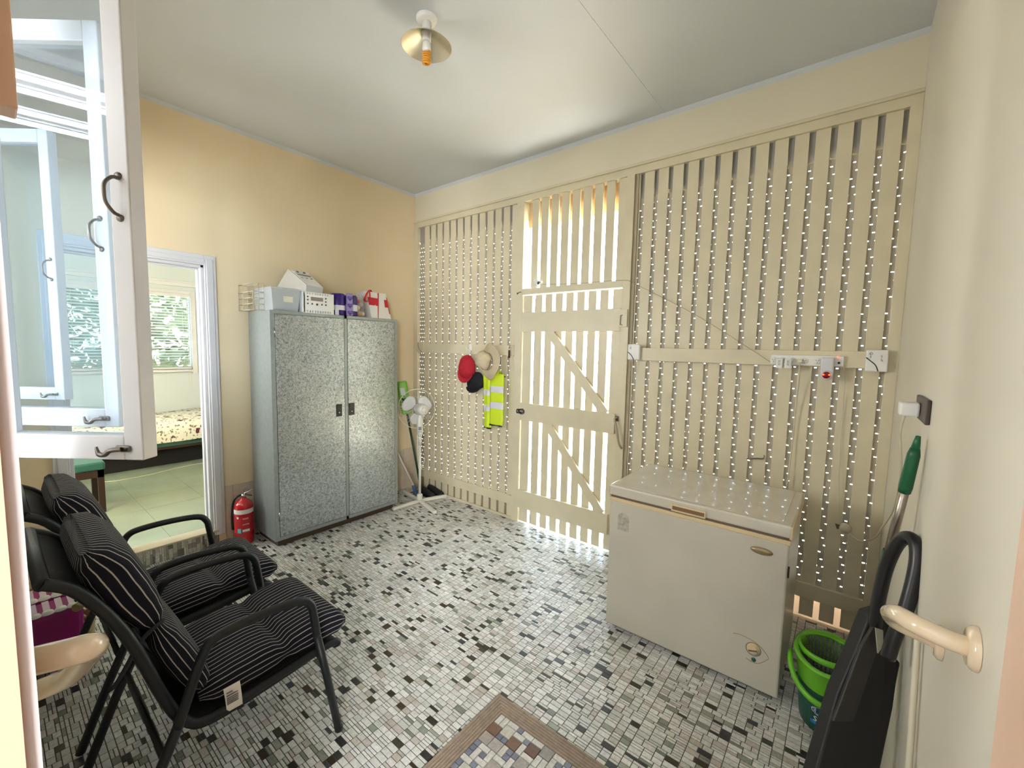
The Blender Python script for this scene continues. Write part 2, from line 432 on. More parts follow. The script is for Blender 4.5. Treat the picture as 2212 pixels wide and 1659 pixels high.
# doorway architrave, lining
dj = MB()
for (a, b) in ((YD1, YD1+0.075), (YD0-0.075, YD0)):
    dj.box((0, a, 0.085), (0.018, b, ZD+0.075)); 
    dj.box((0.018, a+(0.012 if a == YD1 else 0.02), 0.085), (0.026, b-(0.02 if a == YD1 else 0.012), ZD+0.045))
dj.box((0, YD0, ZD), (0.018, YD1, ZD+0.075)); dj.box((0.018, YD0, ZD+0.012), (0.026, YD1, ZD+0.045))
dj.box((-0.12, YD1-0.02, 0.125), (0.0, YD1, ZD)); dj.box((-0.12, YD0, 0.125), (0.0, YD0+0.02, ZD)); dj.box((-0.12, YD0, ZD-0.02), (0.0, YD1, ZD))
dj.box((-0.08, YD1-0.032, 0.125), (-0.045, YD1-0.02, ZD)); dj.box((-0.08, YD0, ZD-0.032), (-0.045, YD1, ZD-0.02))
struct(dj.build('door_1_frame', M_WHITE, bevel=0.003))
# door step with small upright mosaics
st = struct(MB().box((-0.11, YD0-0.05, 0.0), (0.012, YD1+0.03, 0.118)).build('door_step', M_GROUT))
MB().box((-0.1, YD0-0.05, 0.112), (0.03, YD1+0.03, 0.126)).build('nosing', mat('step_nosing', (186,174,146), 0.5), st, bevel=0.003)
y = YD0-0.04; k = 0; sm_ = {}
while y < YD1+0.02:
    h = random.choice([(0.03, 0.112), (0.04, 0.112), (0.03, 0.07), (0.075, 0.112)])
    w = random.choice([0.013, 0.013, 0.026])
    for (a, b) in (((0.002, 0.055), (0.057, 0.111)) if random.random() < 0.5 else ((0.002, 0.035), (0.037, 0.075), (0.077, 0.111))):
        m2 = MB(); m2.box((0.012, y+0.001, a), (0.015, y+w-0.001, b)); o = m2.build('riser_tile', M_TILE_O, st); o.color = lin(random.choice([(206,202,190),(190,186,174),(150,146,130),(110,108,98),(184,178,160)]))
    y += w
# bedroom beyond
M_LINO = mat('green_lino', (142, 152, 130), 0.28, noise=0.15, nscale=3)
bf = struct(MB().box((-3.6, -5.2, 0.0), (-0.11, 0.2, 0.118)).build('floor_bedroom', M_GROUT))
mt_ = None
for i in range(8):
    for j in range(8):
        x0, y0 = -3.5+i*0.43, -3.5+j*0.43
        x1, y1 = min(x0+0.4285, -0.11), y0+0.4285
        MB().box((x0+0.0007, y0+0.0007, 0.1185), (x1, y1, 0.1205)).build('floor_tile', M_LINO, bf)
M_BW = mat('bedroom_white_paint', (200, 206, 206), 0.6)
XB = -3.35; WY0, WY1, WZ0, WZ1 = -2.45, -1.20, 1.21, 2.22
bw = MB()
bw.box((XB-0.1, -5.2, 0), (XB, WY0, 2.95)); bw.box((XB-0.1, WY1, 0), (XB, 0.2, 2.95)); bw.box((XB-0.1, WY0, 0), (XB, WY1, WZ0)); bw.box((XB-0.1, WY0, WZ1), (XB, WY1, 2.95))
struct(bw.build('wall_bedroom_back', M_BW))
struct(MB().box((-3.6, -0.62, 0), (-0.11, -0.5, 2.95)).build('wall_bedroom_right', M_BW))
struct(MB().box((-3.6, -5.2, 0), (-0.11, -5.1, 2.95)).build('wall_bedroom_left', M_BW))
struct(MB().box((-3.6, -5.2, 2.9), (-0.11, 0.0, 3.0)).build('ceiling_bedroom', mat('bedroom_ceiling', (226, 228, 214), 0.6)))
struct(MB().box((XB, -5.1, 2.335), (XB+0.03, -0.62, 2.38)).box((XB, -5.1, 2.38), (XB+0.012, -0.62, 2.41)).build('trim_3', M_WHITE, bevel=0.003))
wf = MB(); t_ = 0.06
wf.box((XB-0.02, WY0-t_, WZ0-t_), (XB+0.02, WY0, WZ1+t_)); wf.box((XB-0.02, WY1, WZ0-t_), (XB+0.02, WY1+t_, WZ1+t_)); wf.box((XB-0.02, WY0, WZ1), (XB+0.02, WY1, WZ1+t_)); wf.box((XB-0.03, WY0, WZ0-0.03), (XB+0.04, WY1, WZ0))
wf.box((XB-0.06, (WY0+WY1)/2-0.02, WZ0), (XB-0.03, (WY0+WY1)/2+0.02, WZ1)); wf.box((XB-0.06, WY0, WZ0), (XB-0.03, WY1, WZ0+0.04))
w1 = struct(wf.build('window_1', M_WHITE, bevel=0.003))
MB().box((XB-0.048, WY0, WZ0), (XB-0.044, WY1, WZ1)).build('pane', M_GLASS, w1)
bl = thing('venetian_blind', 'white venetian blind with tilted slats hanging in the bedroom window', 'blind', (XB+0.03, (WY0+WY1)/2, WZ1))
MB().box((XB+0.022, WY0+0.01, WZ1-0.03), (XB+0.06, WY1-0.01, WZ1+0.01)).build('head_rail', M_WHITE, bl, bevel=0.002)
M_BL = mat('cream_blind_slat', (196, 194, 168), 0.5)
nsl = 26; bm0 = None
for i in range(nsl):
    z = WZ1-0.06-i*0.0365
    if bm0 is None:
        mb = MB(); mb.cbox((XB+0.04, (WY0+WY1)/2, z), (1, 0, 0.35), (0, 1, 0), (-0.35, 0, 1), 0.031, WY1-WY0-0.04, 0.0012); o = mb.build('blind_slat', M_BL, bl); bm0 = o
    else:
        o = bm0.copy(); COL.objects.link(o); o.location = (0, 0, -i*0.0365)
MB().box((XB+0.03, WY0+0.02, WZ0+0.015), (XB+0.055, WY1-0.02, WZ0+0.035)).build('bottom_rail', M_WHITE, bl)
for yy in (WY1-0.1, WY0+0.1, (WY0+WY1)/2):
    MB().tube([(XB+0.056, yy, WZ1-0.02), (XB+0.056, yy, WZ0+0.02)], 0.0012, 5).build('ladder_cord', M_CORD, bl)
MB().tube(smooth_path([(XB+0.065, WY1-0.05, WZ1-0.03), (XB+0.07, WY1-0.05, 1.4), (XB+0.065, WY1-0.06, 1.05), (XB+0.065, WY1-0.04, 1.0), (XB+0.07, WY1-0.035, 1.4)]), 0.002, 5).build('pull_cord', M_CORD, bl)

aw = struct(MB().box((XB-1.5, -4.2, 2.36), (XB-0.1, 0.2, 2.42)).build('added_sky_block', M_GREY))  # added slab, out of view, keeps sky light off the bedroom blind
# ---- slatted back wall
ZT = 2.871; LZ = 2.71
bw = MB()
bw.box((-0.11, 0, 2.945), (RW+0.12, 0.11, H)); bw.box((0, -0.0, -0.12), (RW, 0.1, 0.0))
bwall = struct(bw.build('wall_back', M_WALLB))
def cb(a, b, name='rail', mt=M_SLAT, bev=0.002): return MB().box(a, b).build(name, mt, bwall, bevel=bev)
cb((0, -0.012, 2.871), (RW, 0.1, 2.925), 'head_beam'); cb((0, -0.024, 2.925), (RW, 0.02, 2.940), 'head_moulding'); cb((0, -0.014, 2.940), (RW, 0.02, 2.948), 'head_moulding')
cb((0, -0.02, 0), (0.068, 0.1, ZT), 'post'); cb((1.435, -0.02, 0), (1.512, 0.1, ZT), 'post'); cb((2.452, -0.02, 0), (2.512, 0.1, ZT), 'post'); cb((3.968, -0.02, 0), (RW, 0.1, ZT), 'post')
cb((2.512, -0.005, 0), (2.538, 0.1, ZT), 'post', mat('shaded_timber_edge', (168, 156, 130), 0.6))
for i in range(14):
    x0 = 0.0675+0.1*i-0.0+0.0
    a, b = 0.263+0.1*(i-1)+0.0, 0.333+0.1*(i-1)
    a, b = max(a, 0.068), min(b, 1.435)
    if b-a > 0.005: cb((a, 0.004, 0.02), (b, 0.0165, ZT), 'slat', bev=0.0015)
for i in range(16):
    a, b = 2.577+0.1*(i-1), 2.647+0.1*(i-1)
    a, b = max(a, 2.538), min(b, 3.968)
    if b-a > 0.005: cb((a, 0.004, 0.02), (b, 0.0165, ZT), 'slat', bev=0.0015)
cb((0.068, -0.022, 0.145), (1.435, 0.002, 0.226), 'bottom_rail'); cb((2.538, -0.022, 0.14), (3.968, 0.002, 0.228), 'bottom_rail')
cb((0.068, -0.012, 0.0), (1.435, 0.002, 0.022), 'sill_strip'); 
cb((0.03, -0.038, 1.53), (1.435, 0.002, 1.625), 'mid_rail'); cb((2.538, -0.038, 1.53), (3.975, 0.002, 1.622), 'mid_rail')
# perforated screen behind the slats
M_SCR = bpy.data.materials.new('grey_screen'); M_SCR.use_nodes = True
t = M_SCR.node_tree; b = t.nodes['Principled BSDF']; b.inputs['Base Color'].default_value = lin((176, 168, 150)); b.inputs['Roughness'].default_value = 0.6
tl = t.nodes.new('ShaderNodeBsdfTranslucent'); tl.inputs[0].default_value = lin((230, 214, 180)); mx = t.nodes.new('ShaderNodeMixShader'); mx.inputs[0].default_value = 0.03
t.links.new(b.outputs[0], mx.inputs[1]); t.links.new(tl.outputs[0], mx.inputs[2]); t.links.new(mx.outputs[0], t.nodes['Material Output'].inputs[0])
def screen(x0, x1, z0, z1, ph):
    mb = MB(); z = z1; r = 0; P = 0.0437; hh = 0.0052; s = 0.034; hw = 0.0112
    while z > z0:
        mb.box((x0, 0.019, max(z-(P-hh), z0)), (x1, 0.0208, z)); z -= P-hh
        if z <= z0: break
        x = x0-s+(ph+r*0.0118) % s
        while x < x1:
            jit = random.uniform(-0.0015, 0.0015)
            a, b_ = max(x, x0), min(x+s-hw+jit, x1)
            if b_ > a: mb.box((a, 0.019, z-hh-0.0002), (b_, 0.0208, z+0.0002))
            x += s
        z -= hh; r += 1
    return mb
screen(0.03, 1.46, 0.235, 2.70, 0.0).build('perforated_screen', M_SCR, bwall, kind='stuff')
screen(2.50, 4.0, 0.145, 2.70, 0.01).build('perforated_screen', M_SCR, bwall, kind='stuff')
cb((0.0, 0.024, 2.70), (1.5, 0.05, 2.9), 'fascia_board', M_GREY); cb((2.50, 0.024, 2.70), (RW, 0.05, 2.9), 'fascia_board', M_GREY)
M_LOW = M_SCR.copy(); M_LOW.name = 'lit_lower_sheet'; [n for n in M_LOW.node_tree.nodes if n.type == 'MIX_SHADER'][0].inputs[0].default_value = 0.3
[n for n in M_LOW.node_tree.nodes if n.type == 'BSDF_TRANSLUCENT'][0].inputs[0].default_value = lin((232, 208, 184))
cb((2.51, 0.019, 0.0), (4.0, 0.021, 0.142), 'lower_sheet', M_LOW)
cb((0.0, 0.022, -0.02), (1.5, 0.05, 0.232), 'kick_board', mat('kick_board_paint', (150, 138, 112), 0.7))
# fanlight slats over the door
for i in range(10):
    a, b = 1.478+0.1*i+0.0, 1.549+0.1*i
    a, b = max(a, 1.512), min(b, 2.452)
    if i == 0: a, b = 1.572, 1.582
    if i == 0: cb((1.585, 0.004, 2.13), (1.592, 0.03, ZT), 'fly_wire_edge', bev=0)
    else: cb((1.583+0.1*(i-1)+ (0 if i > 1 else 0.008), 0.002, 2.118), (min(1.653+0.1*(i-1), 2.452), 0.02, ZT), 'slat', bev=0.0015)
cb((1.512, -0.018, 2.070), (2.452, 0.05, 2.122), 'transom_rail')
cb((1.512, 0.06, 2.66), (2.452, 0.1, 2.9), 'eave_board', mat('eave_peach', (206, 176, 140), 0.7))
# slatted door
DX0, DX1 = 1.518, 2.446
d1 = struct(MB().box((DX0, -0.028, 1.745), (DX1, -0.004, 1.915)).build('door_2', M_SLAT, bevel=0.002))
def dp(mb, name, mt=M_SLAT, bev=0.002): return mb.build(name, mt, d1, bevel=bev)
for (a, b, xr) in ((0.955, 1.112, 2.435), (0.145, 0.308, 2.41)):
    dp(MB().box((DX0-0.006, -0.028, a), (xr, -0.004, b)), 'ledge')
sx = [(1.518, 1.612)]+[(1.648+0.1028*i, 1.718+0.1028*i) for i in range(7)]
sx += [(2.372, 2.446)]
for i, (a, b) in enumerate(sx): dp(MB().box((a, -0.004, 0.012), (b, 0.014, 2.063)), 'slat', bev=0.0015)
dp(MB().box((1.618, 0.03, 0.0), (1.628, 0.05, 2.04)), 'screen_bar', mat('blue_black_bar', (40, 50, 80), 0.4), 0)
for za, zb, xa, xb in ((1.76, 1.105, 1.80, 2.35), (0.975, 0.30, 1.80, 2.35)):
    A = Vector((xa, -0.016, za)); B = Vector((xb, -0.016, zb)); d = (B-A).normalized()
    dp(MB().cbox((A+B)/2, d, (0, 1, 0), d.cross(Vector((0, 1, 0))), (B-A).length, 0.022, 0.072), 'brace')
dp(MB().box((2.44, -0.034, 1.775), (2.505, -0.022, 1.905)), 'hinge_plate')
dp(MB().tube([(2.47, -0.036, 1.79), (2.455, -0.04, 1.79), (2.455, -0.04, 1.86), (2.468, -0.038, 1.862)], 0.003, 6), 'hinge_pin', M_PEWTER, 0)
lt = dp(MB().lathe([(0.0, 0.03), (0.012, 0.03), (0.024, 0.022), (0.027, 0.0)], (1.548, -0.028, 1.035), (0, -1, 0), 20), 'latch_knob', M_PEWTER, 0)
dp(MB().tube([(1.52, -0.035, 1.035), (1.5, -0.04, 1.035)], 0.022, 14), 'latch_case', M_PEWTER, 0)
dp(MB().tube(smooth_path([(2.456, -0.032, 1.085), (2.448, -0.05, 1.075), (2.47, -0.055, 1.0), (2.49, -0.055, 0.9), (2.505, -0.032, 0.855)]), 0.008, 8), 'door_handle', mat('cream_metal', (170, 156, 130), 0.4, 0.3), 0)
dp(MB().box((2.44, -0.034, 1.06), (2.47, -0.026, 1.1)), 'handle_plate', M_PEWTER)

# ---- near wall with the casement openings and the doorway the photo is taken from
nw = MB()
nw.box((-0.11, -3.16, -0.12), (3.2, YN, 1.29)); nw.box((-0.11, -3.16, 2.62), (RW+0.12, YN, H)); nw.box((-0.11, -3.16, 1.29), (0.05, YN, 2.62)); nw.box((2.6, -3.16, 1.29), (3.2, YN, 2.62))
nw.box((RW-0.012, -3.16, 0.0), (RW+0.12, YN, 2.62))
struct(nw.build('wall_near', M_WALLR))
struct(MB().box((0.05, -3.16, 1.27), (2.6, YN+0.0, 1.295)).box((0.05, -3.14, 2.6), (2.6, YN-0.0, 2.625)).build('window_2', M_WHITE))
jm = MB().box((3.1, YN, 0), (3.2, -3.0195, 2.4)).box((3.125, -3.0195, 0), (3.2, -3.0195+0.0001, 2.4))
struct(jm.build('trim_4', mat('pinkish_white_trim', (196, 184, 180), 0.4), bevel=0.004))
struct(MB().box((3.198, -3.17, 0), (3.2095, -3.0305, 2.62)).build('trim_5', mat('deep_peach_reveal', (206, 156, 128), 0.6)))  # peach deepened to offset the strong fill light on this reveal
blk = struct(MB().box((2.99, -3.04, 1.868), (3.03, -2.994, 2.30)).box((2.985, -3.04, 1.868), (2.99, -3.01, 2.30)).build('trim_6', M_PEACH, bevel=0.002))
struct(MB().box((3.972, -3.03, 0.14), (4.006, -2.352, 2.5)).build('door_3', M_PEACH, bevel=0.003))
# casement sashes
def sash(corner, w, z0, z1, lbl):
    c = Vector((corner[0], corner[1], 0)); r = Vector((-CR.x, -CR.y, 0)).normalized(); n = Vector((CF.x, CF.y, 0)).normalized(); up = Vector((0, 0, 1))
    t = thing('casement_sash', lbl, 'window sash', (c+r*w)+up*z0, None)
    st_, rb, th = 0.047, 0.062, 0.044
    def bx(a0, a1, za, zb, name, mt=M_WHITE, d0=0.0, d1=th, bev=0.003):
        m = MB(); m.cbox(c+r*(a0+a1)/2+n*(d0+d1)/2+up*(za+zb)/2, r, n, up, abs(a1-a0), d1-d0, zb-za); return m.build(name, mt, t, bevel=bev)
    bx(0, st_, z0, z1, 'stile'); bx(w-st_, w, z0, z1, 'stile'); bx(st_, w-st_, z0, z0+rb, 'rail'); bx(st_, w-st_, z1-rb, z1, 'rail')
    bx(st_, w-st_, z0+rb, z1-rb, 'pane', M_GLASS, th*0.5, th*0.5+0.003, 0)
    hz = (z0+z1)/2-0.008
    pts = smooth_path([c+r*0.024+up*(hz+0.043)-n*0.004, c+r*0.024+up*(hz+0.04)-n*0.018, c+r*0.026+up*(hz+0.022)-n*0.034, c+r*0.026+up*hz-n*0.037, c+r*0.026+up*(hz-0.022)-n*0.034, c+r*0.024+up*(hz-0.04)-n*0.018, c+r*0.024+up*(hz-0.043)-n*0.004])
    h = MB().tube(pts, 0.0042, 8).build('pull_handle', M_PEWTER, t)
    for sg in (-1, 1):
        MB().lathe([(0, 0.006), (0.005, 0.006), (0.0085, 0.003), (0.009, 0)], c+r*0.024+up*(hz+sg*0.049), -n, 12).build('screw_plate', M_PEWTER, h)
    zl = z0+0.03
    l = MB().cbox(c+r*0.046+up*zl-n*0.004, r, n, up, 0.036, 0.008, 0.017).build('latch_plate', M_PEWTER, t, bevel=0.006)
    pl = smooth_path([c+r*0.045+up*zl-n*0.01, c+r*0.066+up*(zl-0.002)-n*0.018, c+r*0.078+up*(zl-0.012)-n*0.02, c+r*0.092+up*(zl-0.010)-n*0.02, c+r*0.098+up*(zl+0.008)-n*0.02])
    MB().tube(pl, [0.006]*(len(pl)-6)+[0.005, 0.0045, 0.004, 0.0035, 0.003, 0.0025], 8).build('latch_hook', M_PEWTER, l)
    for sg in (-1, 1):
        MB().lathe([(0, 0.003), (0.004, 0.002), (0.005, 0)], c+r*(0.046+sg*0.01)+up*zl-n*0.008, -n, 8).build('screw', M_DARK, l)
    return t
p1 = dep(310, 995, 1.07); sash((p1.x, p1.y), 0.395, 1.297, 2.60, 'nearest open white casement sash, with pull handle and hooked latch')
p2 = dep(258, 922, 1.44); sash((p2.x, p2.y), 0.455, 1.303, 2.60, 'second open casement sash, seen through the nearest pane')
p3 = dep(140, 865, 2.14); sash((p3.x, p3.y), 0.46, 1.29, 2.60, 'farthest open casement sash, faint behind two panes')
# kitchen shell behind the camera
kt = MB(); M_KW = mat('kitchen_white_paint', (206, 212, 216), 0.6)
kt.box((-0.11, -6.6, 0.02), (6.2, -3.16, 0.118)); struct(kt.build('floor_kitchen', mat('kitchen_lino', (150, 140, 124), 0.5)))
struct(MB().box((-0.11, -6.6, 0.118), (6.2, -6.5, H)).build('wall_kitchen_back', M_KW)); struct(MB().box((6.1, -6.5, 0.118), (6.2, -3.04, H)).build('wall_kitchen_right', M_KW))
struct(MB().box((RW+0.12, -3.16, 0), (6.2, YN, H)).build('wall_kitchen_near', M_KW))
M_TUBE = mat('lit_tube', (246, 248, 255), 0.5, emit=30.0)
def batten(cx, y, lbl, ln=1.5):
    t = thing('fluorescent_batten', lbl, 'ceiling light', (cx, y, H))
    MB().box((cx-ln/2, y-0.018, H-0.07), (cx+ln/2, y+0.018, H-0.002)).build('body', M_WHITE, t)
    MB().tube([(cx-ln/2+0.02, y, H-0.10), (cx+ln/2-0.02, y, H-0.10)], 0.016, 12).build('tube', M_TUBE, t)
batten(1.75, -5.25, 'fluorescent batten reflected as the upper bright bar in the sash glass'); batten(1.75, -5.46, 'fluorescent batten reflected as the lower bright bar in the sash glass')

# ================================================================== OUTSIDE
struct(MB().box((-12, 0.12, -0.25), (16, 1.5, -0.02)).build('path_outside', mat('sunlit_concrete', (222, 218, 210), 0.9, noise=0.1, nscale=2)))
struct(MB().box((-12, 1.5, -0.25), (16, 14, -0.05)).build('lawn_outside', mat('tan_lawn', (138, 130, 108), 0.9, noise=0.3, nscale=5)))  # dark ground added to narrow the sun bounce; tan keeps green off the ceiling
M_LEAF = mat('outside_leaf', (96, 128, 64), 0.6, noise=0.3, nscale=3)
def shrub(x, y, h, r, lbl):
    t = thing('garden_shrub', lbl, 'shrub', (x, y, -0.02), 'shrubs beyond the slatted door')
    mb = MB(); rnd = random.Random(int(x*100))
    for i in range(500):
        a = rnd.uniform(0, 2*PI); e = rnd.uniform(-1, 1); rr = r*(rnd.random()**0.4)
        p = Vector((x+rr*math.cos(a)*math.sqrt(1-e*e), y+rr*math.sin(a)*math.sqrt(1-e*e), h*0.58+rr*e*h*0.42/r))
        d = Vector((rnd.uniform(-1, 1), rnd.uniform(-1, 1), rnd.uniform(-0.5, 1))).normalized(); s_ = d.cross(Vector((rnd.random(), rnd.random(), 1))).normalized()
        mb.add([p, p+d*0.07+s_*0.03, p+d*0.14, p+d*0.07-s_*0.03], [(0, 1, 2, 3)])
    mb.build('foliage', M_LEAF, t, kind='stuff')
    MB().tube([(x, y, -0.02), (x+0.03, y, h*0.5)], 0.03, 7).build('stem', mat('bark', (96, 76, 56), 0.9), t)
shrub(0.4, 7.2, 2.3, 0.9, 'lower green shrub glimpsed through the slatted door'); shrub(-1.6, 8.2, 2.8, 1.1, 'taller green shrub farther off behind the slatted door')

hg = thing('garden_hedge', 'tall yellow-green hedge outside the bedroom window', 'hedge', (-5.6, -1.8, -0.02))  # foliage built up tall to block sky light from the blind
mb = MB(); rnd = random.Random(9)
for i in range(5200):
    p = Vector((-5.6+rnd.uniform(-0.35, 0.3)*(rnd.random()**0.3), rnd.uniform(-6.5, 2.0), rnd.uniform(0, 3.6)))
    d = Vector((rnd.uniform(-1, 1), rnd.uniform(-1, 1), rnd.uniform(-0.5, 1))).normalized(); s_ = d.cross(Vector((rnd.random(), rnd.random(), 1))).normalized()
    mb.add([p, p+d*0.12+s_*0.055, p+d*0.24, p+d*0.12-s_*0.055], [(0, 1, 2, 3)])
mb.build('foliage', mat('hedge_leaf', (116, 119, 92), 0.6, noise=0.1, nscale=4), hg, kind='stuff')
MB().box((-5.85, -6.5, -0.02), (-5.65, 2.0, 3.3)).build('hedge_core', mat('hedge_shade', (108, 112, 84), 0.9, noise=0.15, nscale=3), hg)
# ================================================================== FURNITURE
# ---- chairs
M_STR = stripe_mat('navy_pinstripe_fabric', (20, 19, 30), (176, 170, 158), 0.0225, 0.0032)
M_FRAME = mat('charcoal_powder_coat', (26, 28, 29), 0.42, spec=0.4)
M_SLING = mat('charcoal_sling_mesh', (32, 32, 32), 0.7, bump=0.3, bscale=300)
def cushion(path, hw, th, ring=44, sub=5, ex=0.42, x0=0.0, org=(0, 0, 0)):
    """pillow swept along path [(y, z)] in the chair's own x = 0 plane; hw, th: half width and half thickness at each station"""
    P = smooth_path([(0, a, b) for a, b in path], sub); n = len(P)
    def interp(L, i):
        f = i/(n-1)*(len(L)-1); k = min(int(f), len(L)-2); t = f-k; t = t*t*(3-2*t); return L[k]*(1-t)+L[k+1]*t
    vs = []; us = []; 
    for i, p in enumerate(P):
        t = (P[min(i+1, n-1)]-P[max(i-1, 0)]).normalized(); nn = Vector((0, -t.z, t.y))
        w = interp(hw, i); h = interp(th, i); per = []; L = 0.0; last = None
        W0, H0 = max(hw), 0.055
        for j in range(ring+1):
            a = 2*PI*j/ring+PI/2
            ca, sa = math.cos(a), math.sin(a)
            sx_ = math.copysign(abs(ca)**ex, ca); sz_ = math.copysign(abs(sa)**ex, sa)
            if j < ring: vs.append(Vector((w*sx_, 0, 0))+p+nn*(h*sz_)+Vector(org))
            q = Vector((W0*sx_, H0*sz_))
            if last is not None: L += (q-last).length
            last = q; per.append(L)
        us.append(per)
    mb = MB(); uvs = []
    fs = []
    for i in range(n-1):
        for j in range(ring):
            fs.append((i*ring+j, i*ring+(j+1) % ring, (i+1)*ring+(j+1) % ring, (i+1)*ring+j))
            for (a, b) in ((i, j), (i, j+1), (i+1, j+1), (i+1, j)): uvs.append((us[a][b], a*0.02))
    mb.add(vs, fs, True)
    # pointed end caps made by a centre line
    for e, i in ((0, 0), (1, n-1)):
        idx = [i*ring+j for j in range(ring)]
        f = tuple(idx if e == 0 else idx[::-1])
        mb.f.append(f); mb.sm.append(True); mb.mi.append(0)
        js = list(range(ring)) if e == 0 else list(range(ring))[::-1]
        uvs.extend([(us[i][j], i*0.02) for j in js])
    mb.uv = uvs
    return mb
def make_chair(cx, lbl):
    t = thing('outdoor_chair', lbl, 'chair', (cx, -2.45, 0)); HW = 0.27
    def X(pts, s): return [(cx+s*HW+dx, y, z) for dx, y, z in pts]
    for s in (-1, 1):
        fr = [(0, -2.272, 0.46), (0, -2.232, 0.25), (0, -2.188, 0.0)]
        MB().tube(X(fr, s), 0.0155, 10).build('leg', M_FRAME, t)
        rr = [(0, -2.715, 0.40), (0, -2.785, 0.24), (0, -2.878, 0.0)]
        MB().tube(X(rr, s), 0.0155, 10).build('leg', M_FRAME, t)
        am = [(0, -2.272, 0.46), (0, -2.288, 0.55)]+arcpts((0, -2.345, 0.572), (0, 1, 0), (0, 0, 1), 0.055, 0.1, PI/2, 6)
        am = smooth_path([(0, -2.272, 0.46), (0, -2.284, 0.55), (0, -2.296, 0.60), (0, -2.335, 0.632), (0, -2.45, 0.645), (0, -2.57, 0.643), (0, -2.622, 0.628), (0, -2.65, 0.58), (0, -2.683, 0.49), (0, -2.715, 0.40)], 5)
        a = MB().tube(X(am, s), 0.0155, 10).build('armrest', M_FRAME, t)
        sf = smooth_path([(-s*0.035, -2.17, 0.352), (-s*0.035, -2.2, 0.372), (-s*0.035, -2.4, 0.36), (-s*0.035, -2.62, 0.345), (-s*0.035, -2.69, 0.385), (-s*0.035, -2.74, 0.5), (-s*0.035, -2.80, 0.7), (-s*0.035, -2.855, 0.83), (-s*0.035, -2.915, 0.925), (-s*0.035, -2.97, 0.965)], 4)
        MB().tube(X(sf, s), 0.016, 10).build('side_frame', M_FRAME, t)
        MB().tube([(cx+s*HW, -2.262, 0.37), (cx+s*(HW-0.035), -2.262, 0.37)], 0.011, 8).build('bracket', M_FRAME, t)
        MB().tube([(cx+s*HW, -2.70, 0.415), (cx+s*(HW-0.035), -2.70, 0.40)], 0.011, 8).build('bracket', M_FRAME, t)
        MB().lathe([(0, -0.004), (0.016, -0.004), (0.016, 0.012), (0.0135, 0.014)], (cx+s*HW, -2.188, 0.004), (0, 0, 1), 10).build('foot_cap', M_DARK, t)
    # sling seat and back in one length of mesh
    sl = smooth_path([(0, -2.17, 0.352), (0, -2.2, 0.372), (0, -2.4, 0.348), (0, -2.62, 0.335), (0, -2.69, 0.38), (0, -2.745, 0.5), (0, -2.805, 0.7), (0, -2.86, 0.83), (0, -2.92, 0.925), (0, -2.975, 0.965)], 4)
    mb = MB(); k = len(sl); w = HW-0.035
    vs = []
    for sgn in (1, -1):
        for i, p in enumerate(sl):
            tt = (sl[min(i+1, k-1)]-sl[max(i-1, 0)]).normalized(); nn = Vector((0, -tt.z, tt.y))*0.007*sgn
            for xx in (-w-0.012, -w/2, 0, w/2, w+0.012):
                vs.append(Vector((cx+xx, p.y, p.z))+nn-Vector((0, 0, 0.006*(1-(xx/w)**2))))
    fs = []
    for sI in (0, 1):
        for i in range(k-1):
            for j in range(4):
                a = sI*k*5+i*5+j; q = (a, a+1, a+6, a+5); fs.append(q if sI else q[::-1])
    for i in range(k-1):
        for j in (0, 4): fs.append((i*5+j, (i+1)*5+j, k*5+(i+1)*5+j, k*5+i*5+j))
    for j in range(4):
        for i in (0, k-1): fs.append((i*5+j, i*5+j+1, k*5+i*5+j+1, k*5+i*5+j))
    mb.add(vs, fs, True); mb.build('sling', M_SLING, t)
    MB().tube([(cx-HW+0.03, -2.97, 0.965), (cx+HW-0.03, -2.97, 0.965)], 0.017, 10).build('top_bar', M_FRAME, t)
    MB().tube([(cx-HW+0.03, -2.18, 0.358), (cx+HW-0.03, -2.18, 0.358)], 0.014, 10).build('front_bar', M_FRAME, t)
    MB().tube([(cx-HW, -2.75, 0.32), (cx+HW, -2.75, 0.32)], 0.010, 8).build('stretcher', M_FRAME, t)
    # cushions
    seat = cushion([(-2.64, 0.405), (-2.54, 0.412), (-2.44, 0.42), (-2.37, 0.422), (-2.30, 0.43), (-2.20, 0.437), (-2.125, 0.428)],
                   [0.20, 0.222, 0.226, 0.228, 0.228, 0.226, 0.228, 0.232, 0.235, 0.235, 0.222],
                   [0.02, 0.044, 0.05, 0.05, 0.046, 0.030, 0.048, 0.054, 0.056, 0.05, 0.02], x0=0, org=(cx, 0, 0), ex=0.40, sub=7)
    seat.build('seat_cushion', M_STR, t)
    back = cushion([(-2.625, 0.43), (-2.66, 0.52), (-2.708, 0.63), (-2.75, 0.735), (-2.793, 0.83), (-2.84, 0.935), (-2.885, 1.005)],
                   [0.19, 0.22, 0.226, 0.228, 0.226, 0.205, 0.226, 0.234, 0.238, 0.236, 0.232, 0.205],
                   [0.02, 0.043, 0.048, 0.048, 0.042, 0.022, 0.05, 0.06, 0.064, 0.064, 0.052, 0.015], org=(cx, 0, 0), ex=0.45, sub=7)
    bc = back.build('back_cushion', M_STR, t)
    MB().tube(smooth_path([(cx+0.215, -2.725, 0.735), (cx+0.235, -2.78, 0.71), (cx+0.245, -2.84, 0.62), (cx+0.24, -2.86, 0.60)]), 0.006, 6).build('tie', M_STR if False else mat('navy_tie', (30, 28, 40), 0.8), bc)
    return t
ch1 = make_chair(1.99, 'black metal armchair with pinstriped cushions, nearer one with the white tag')
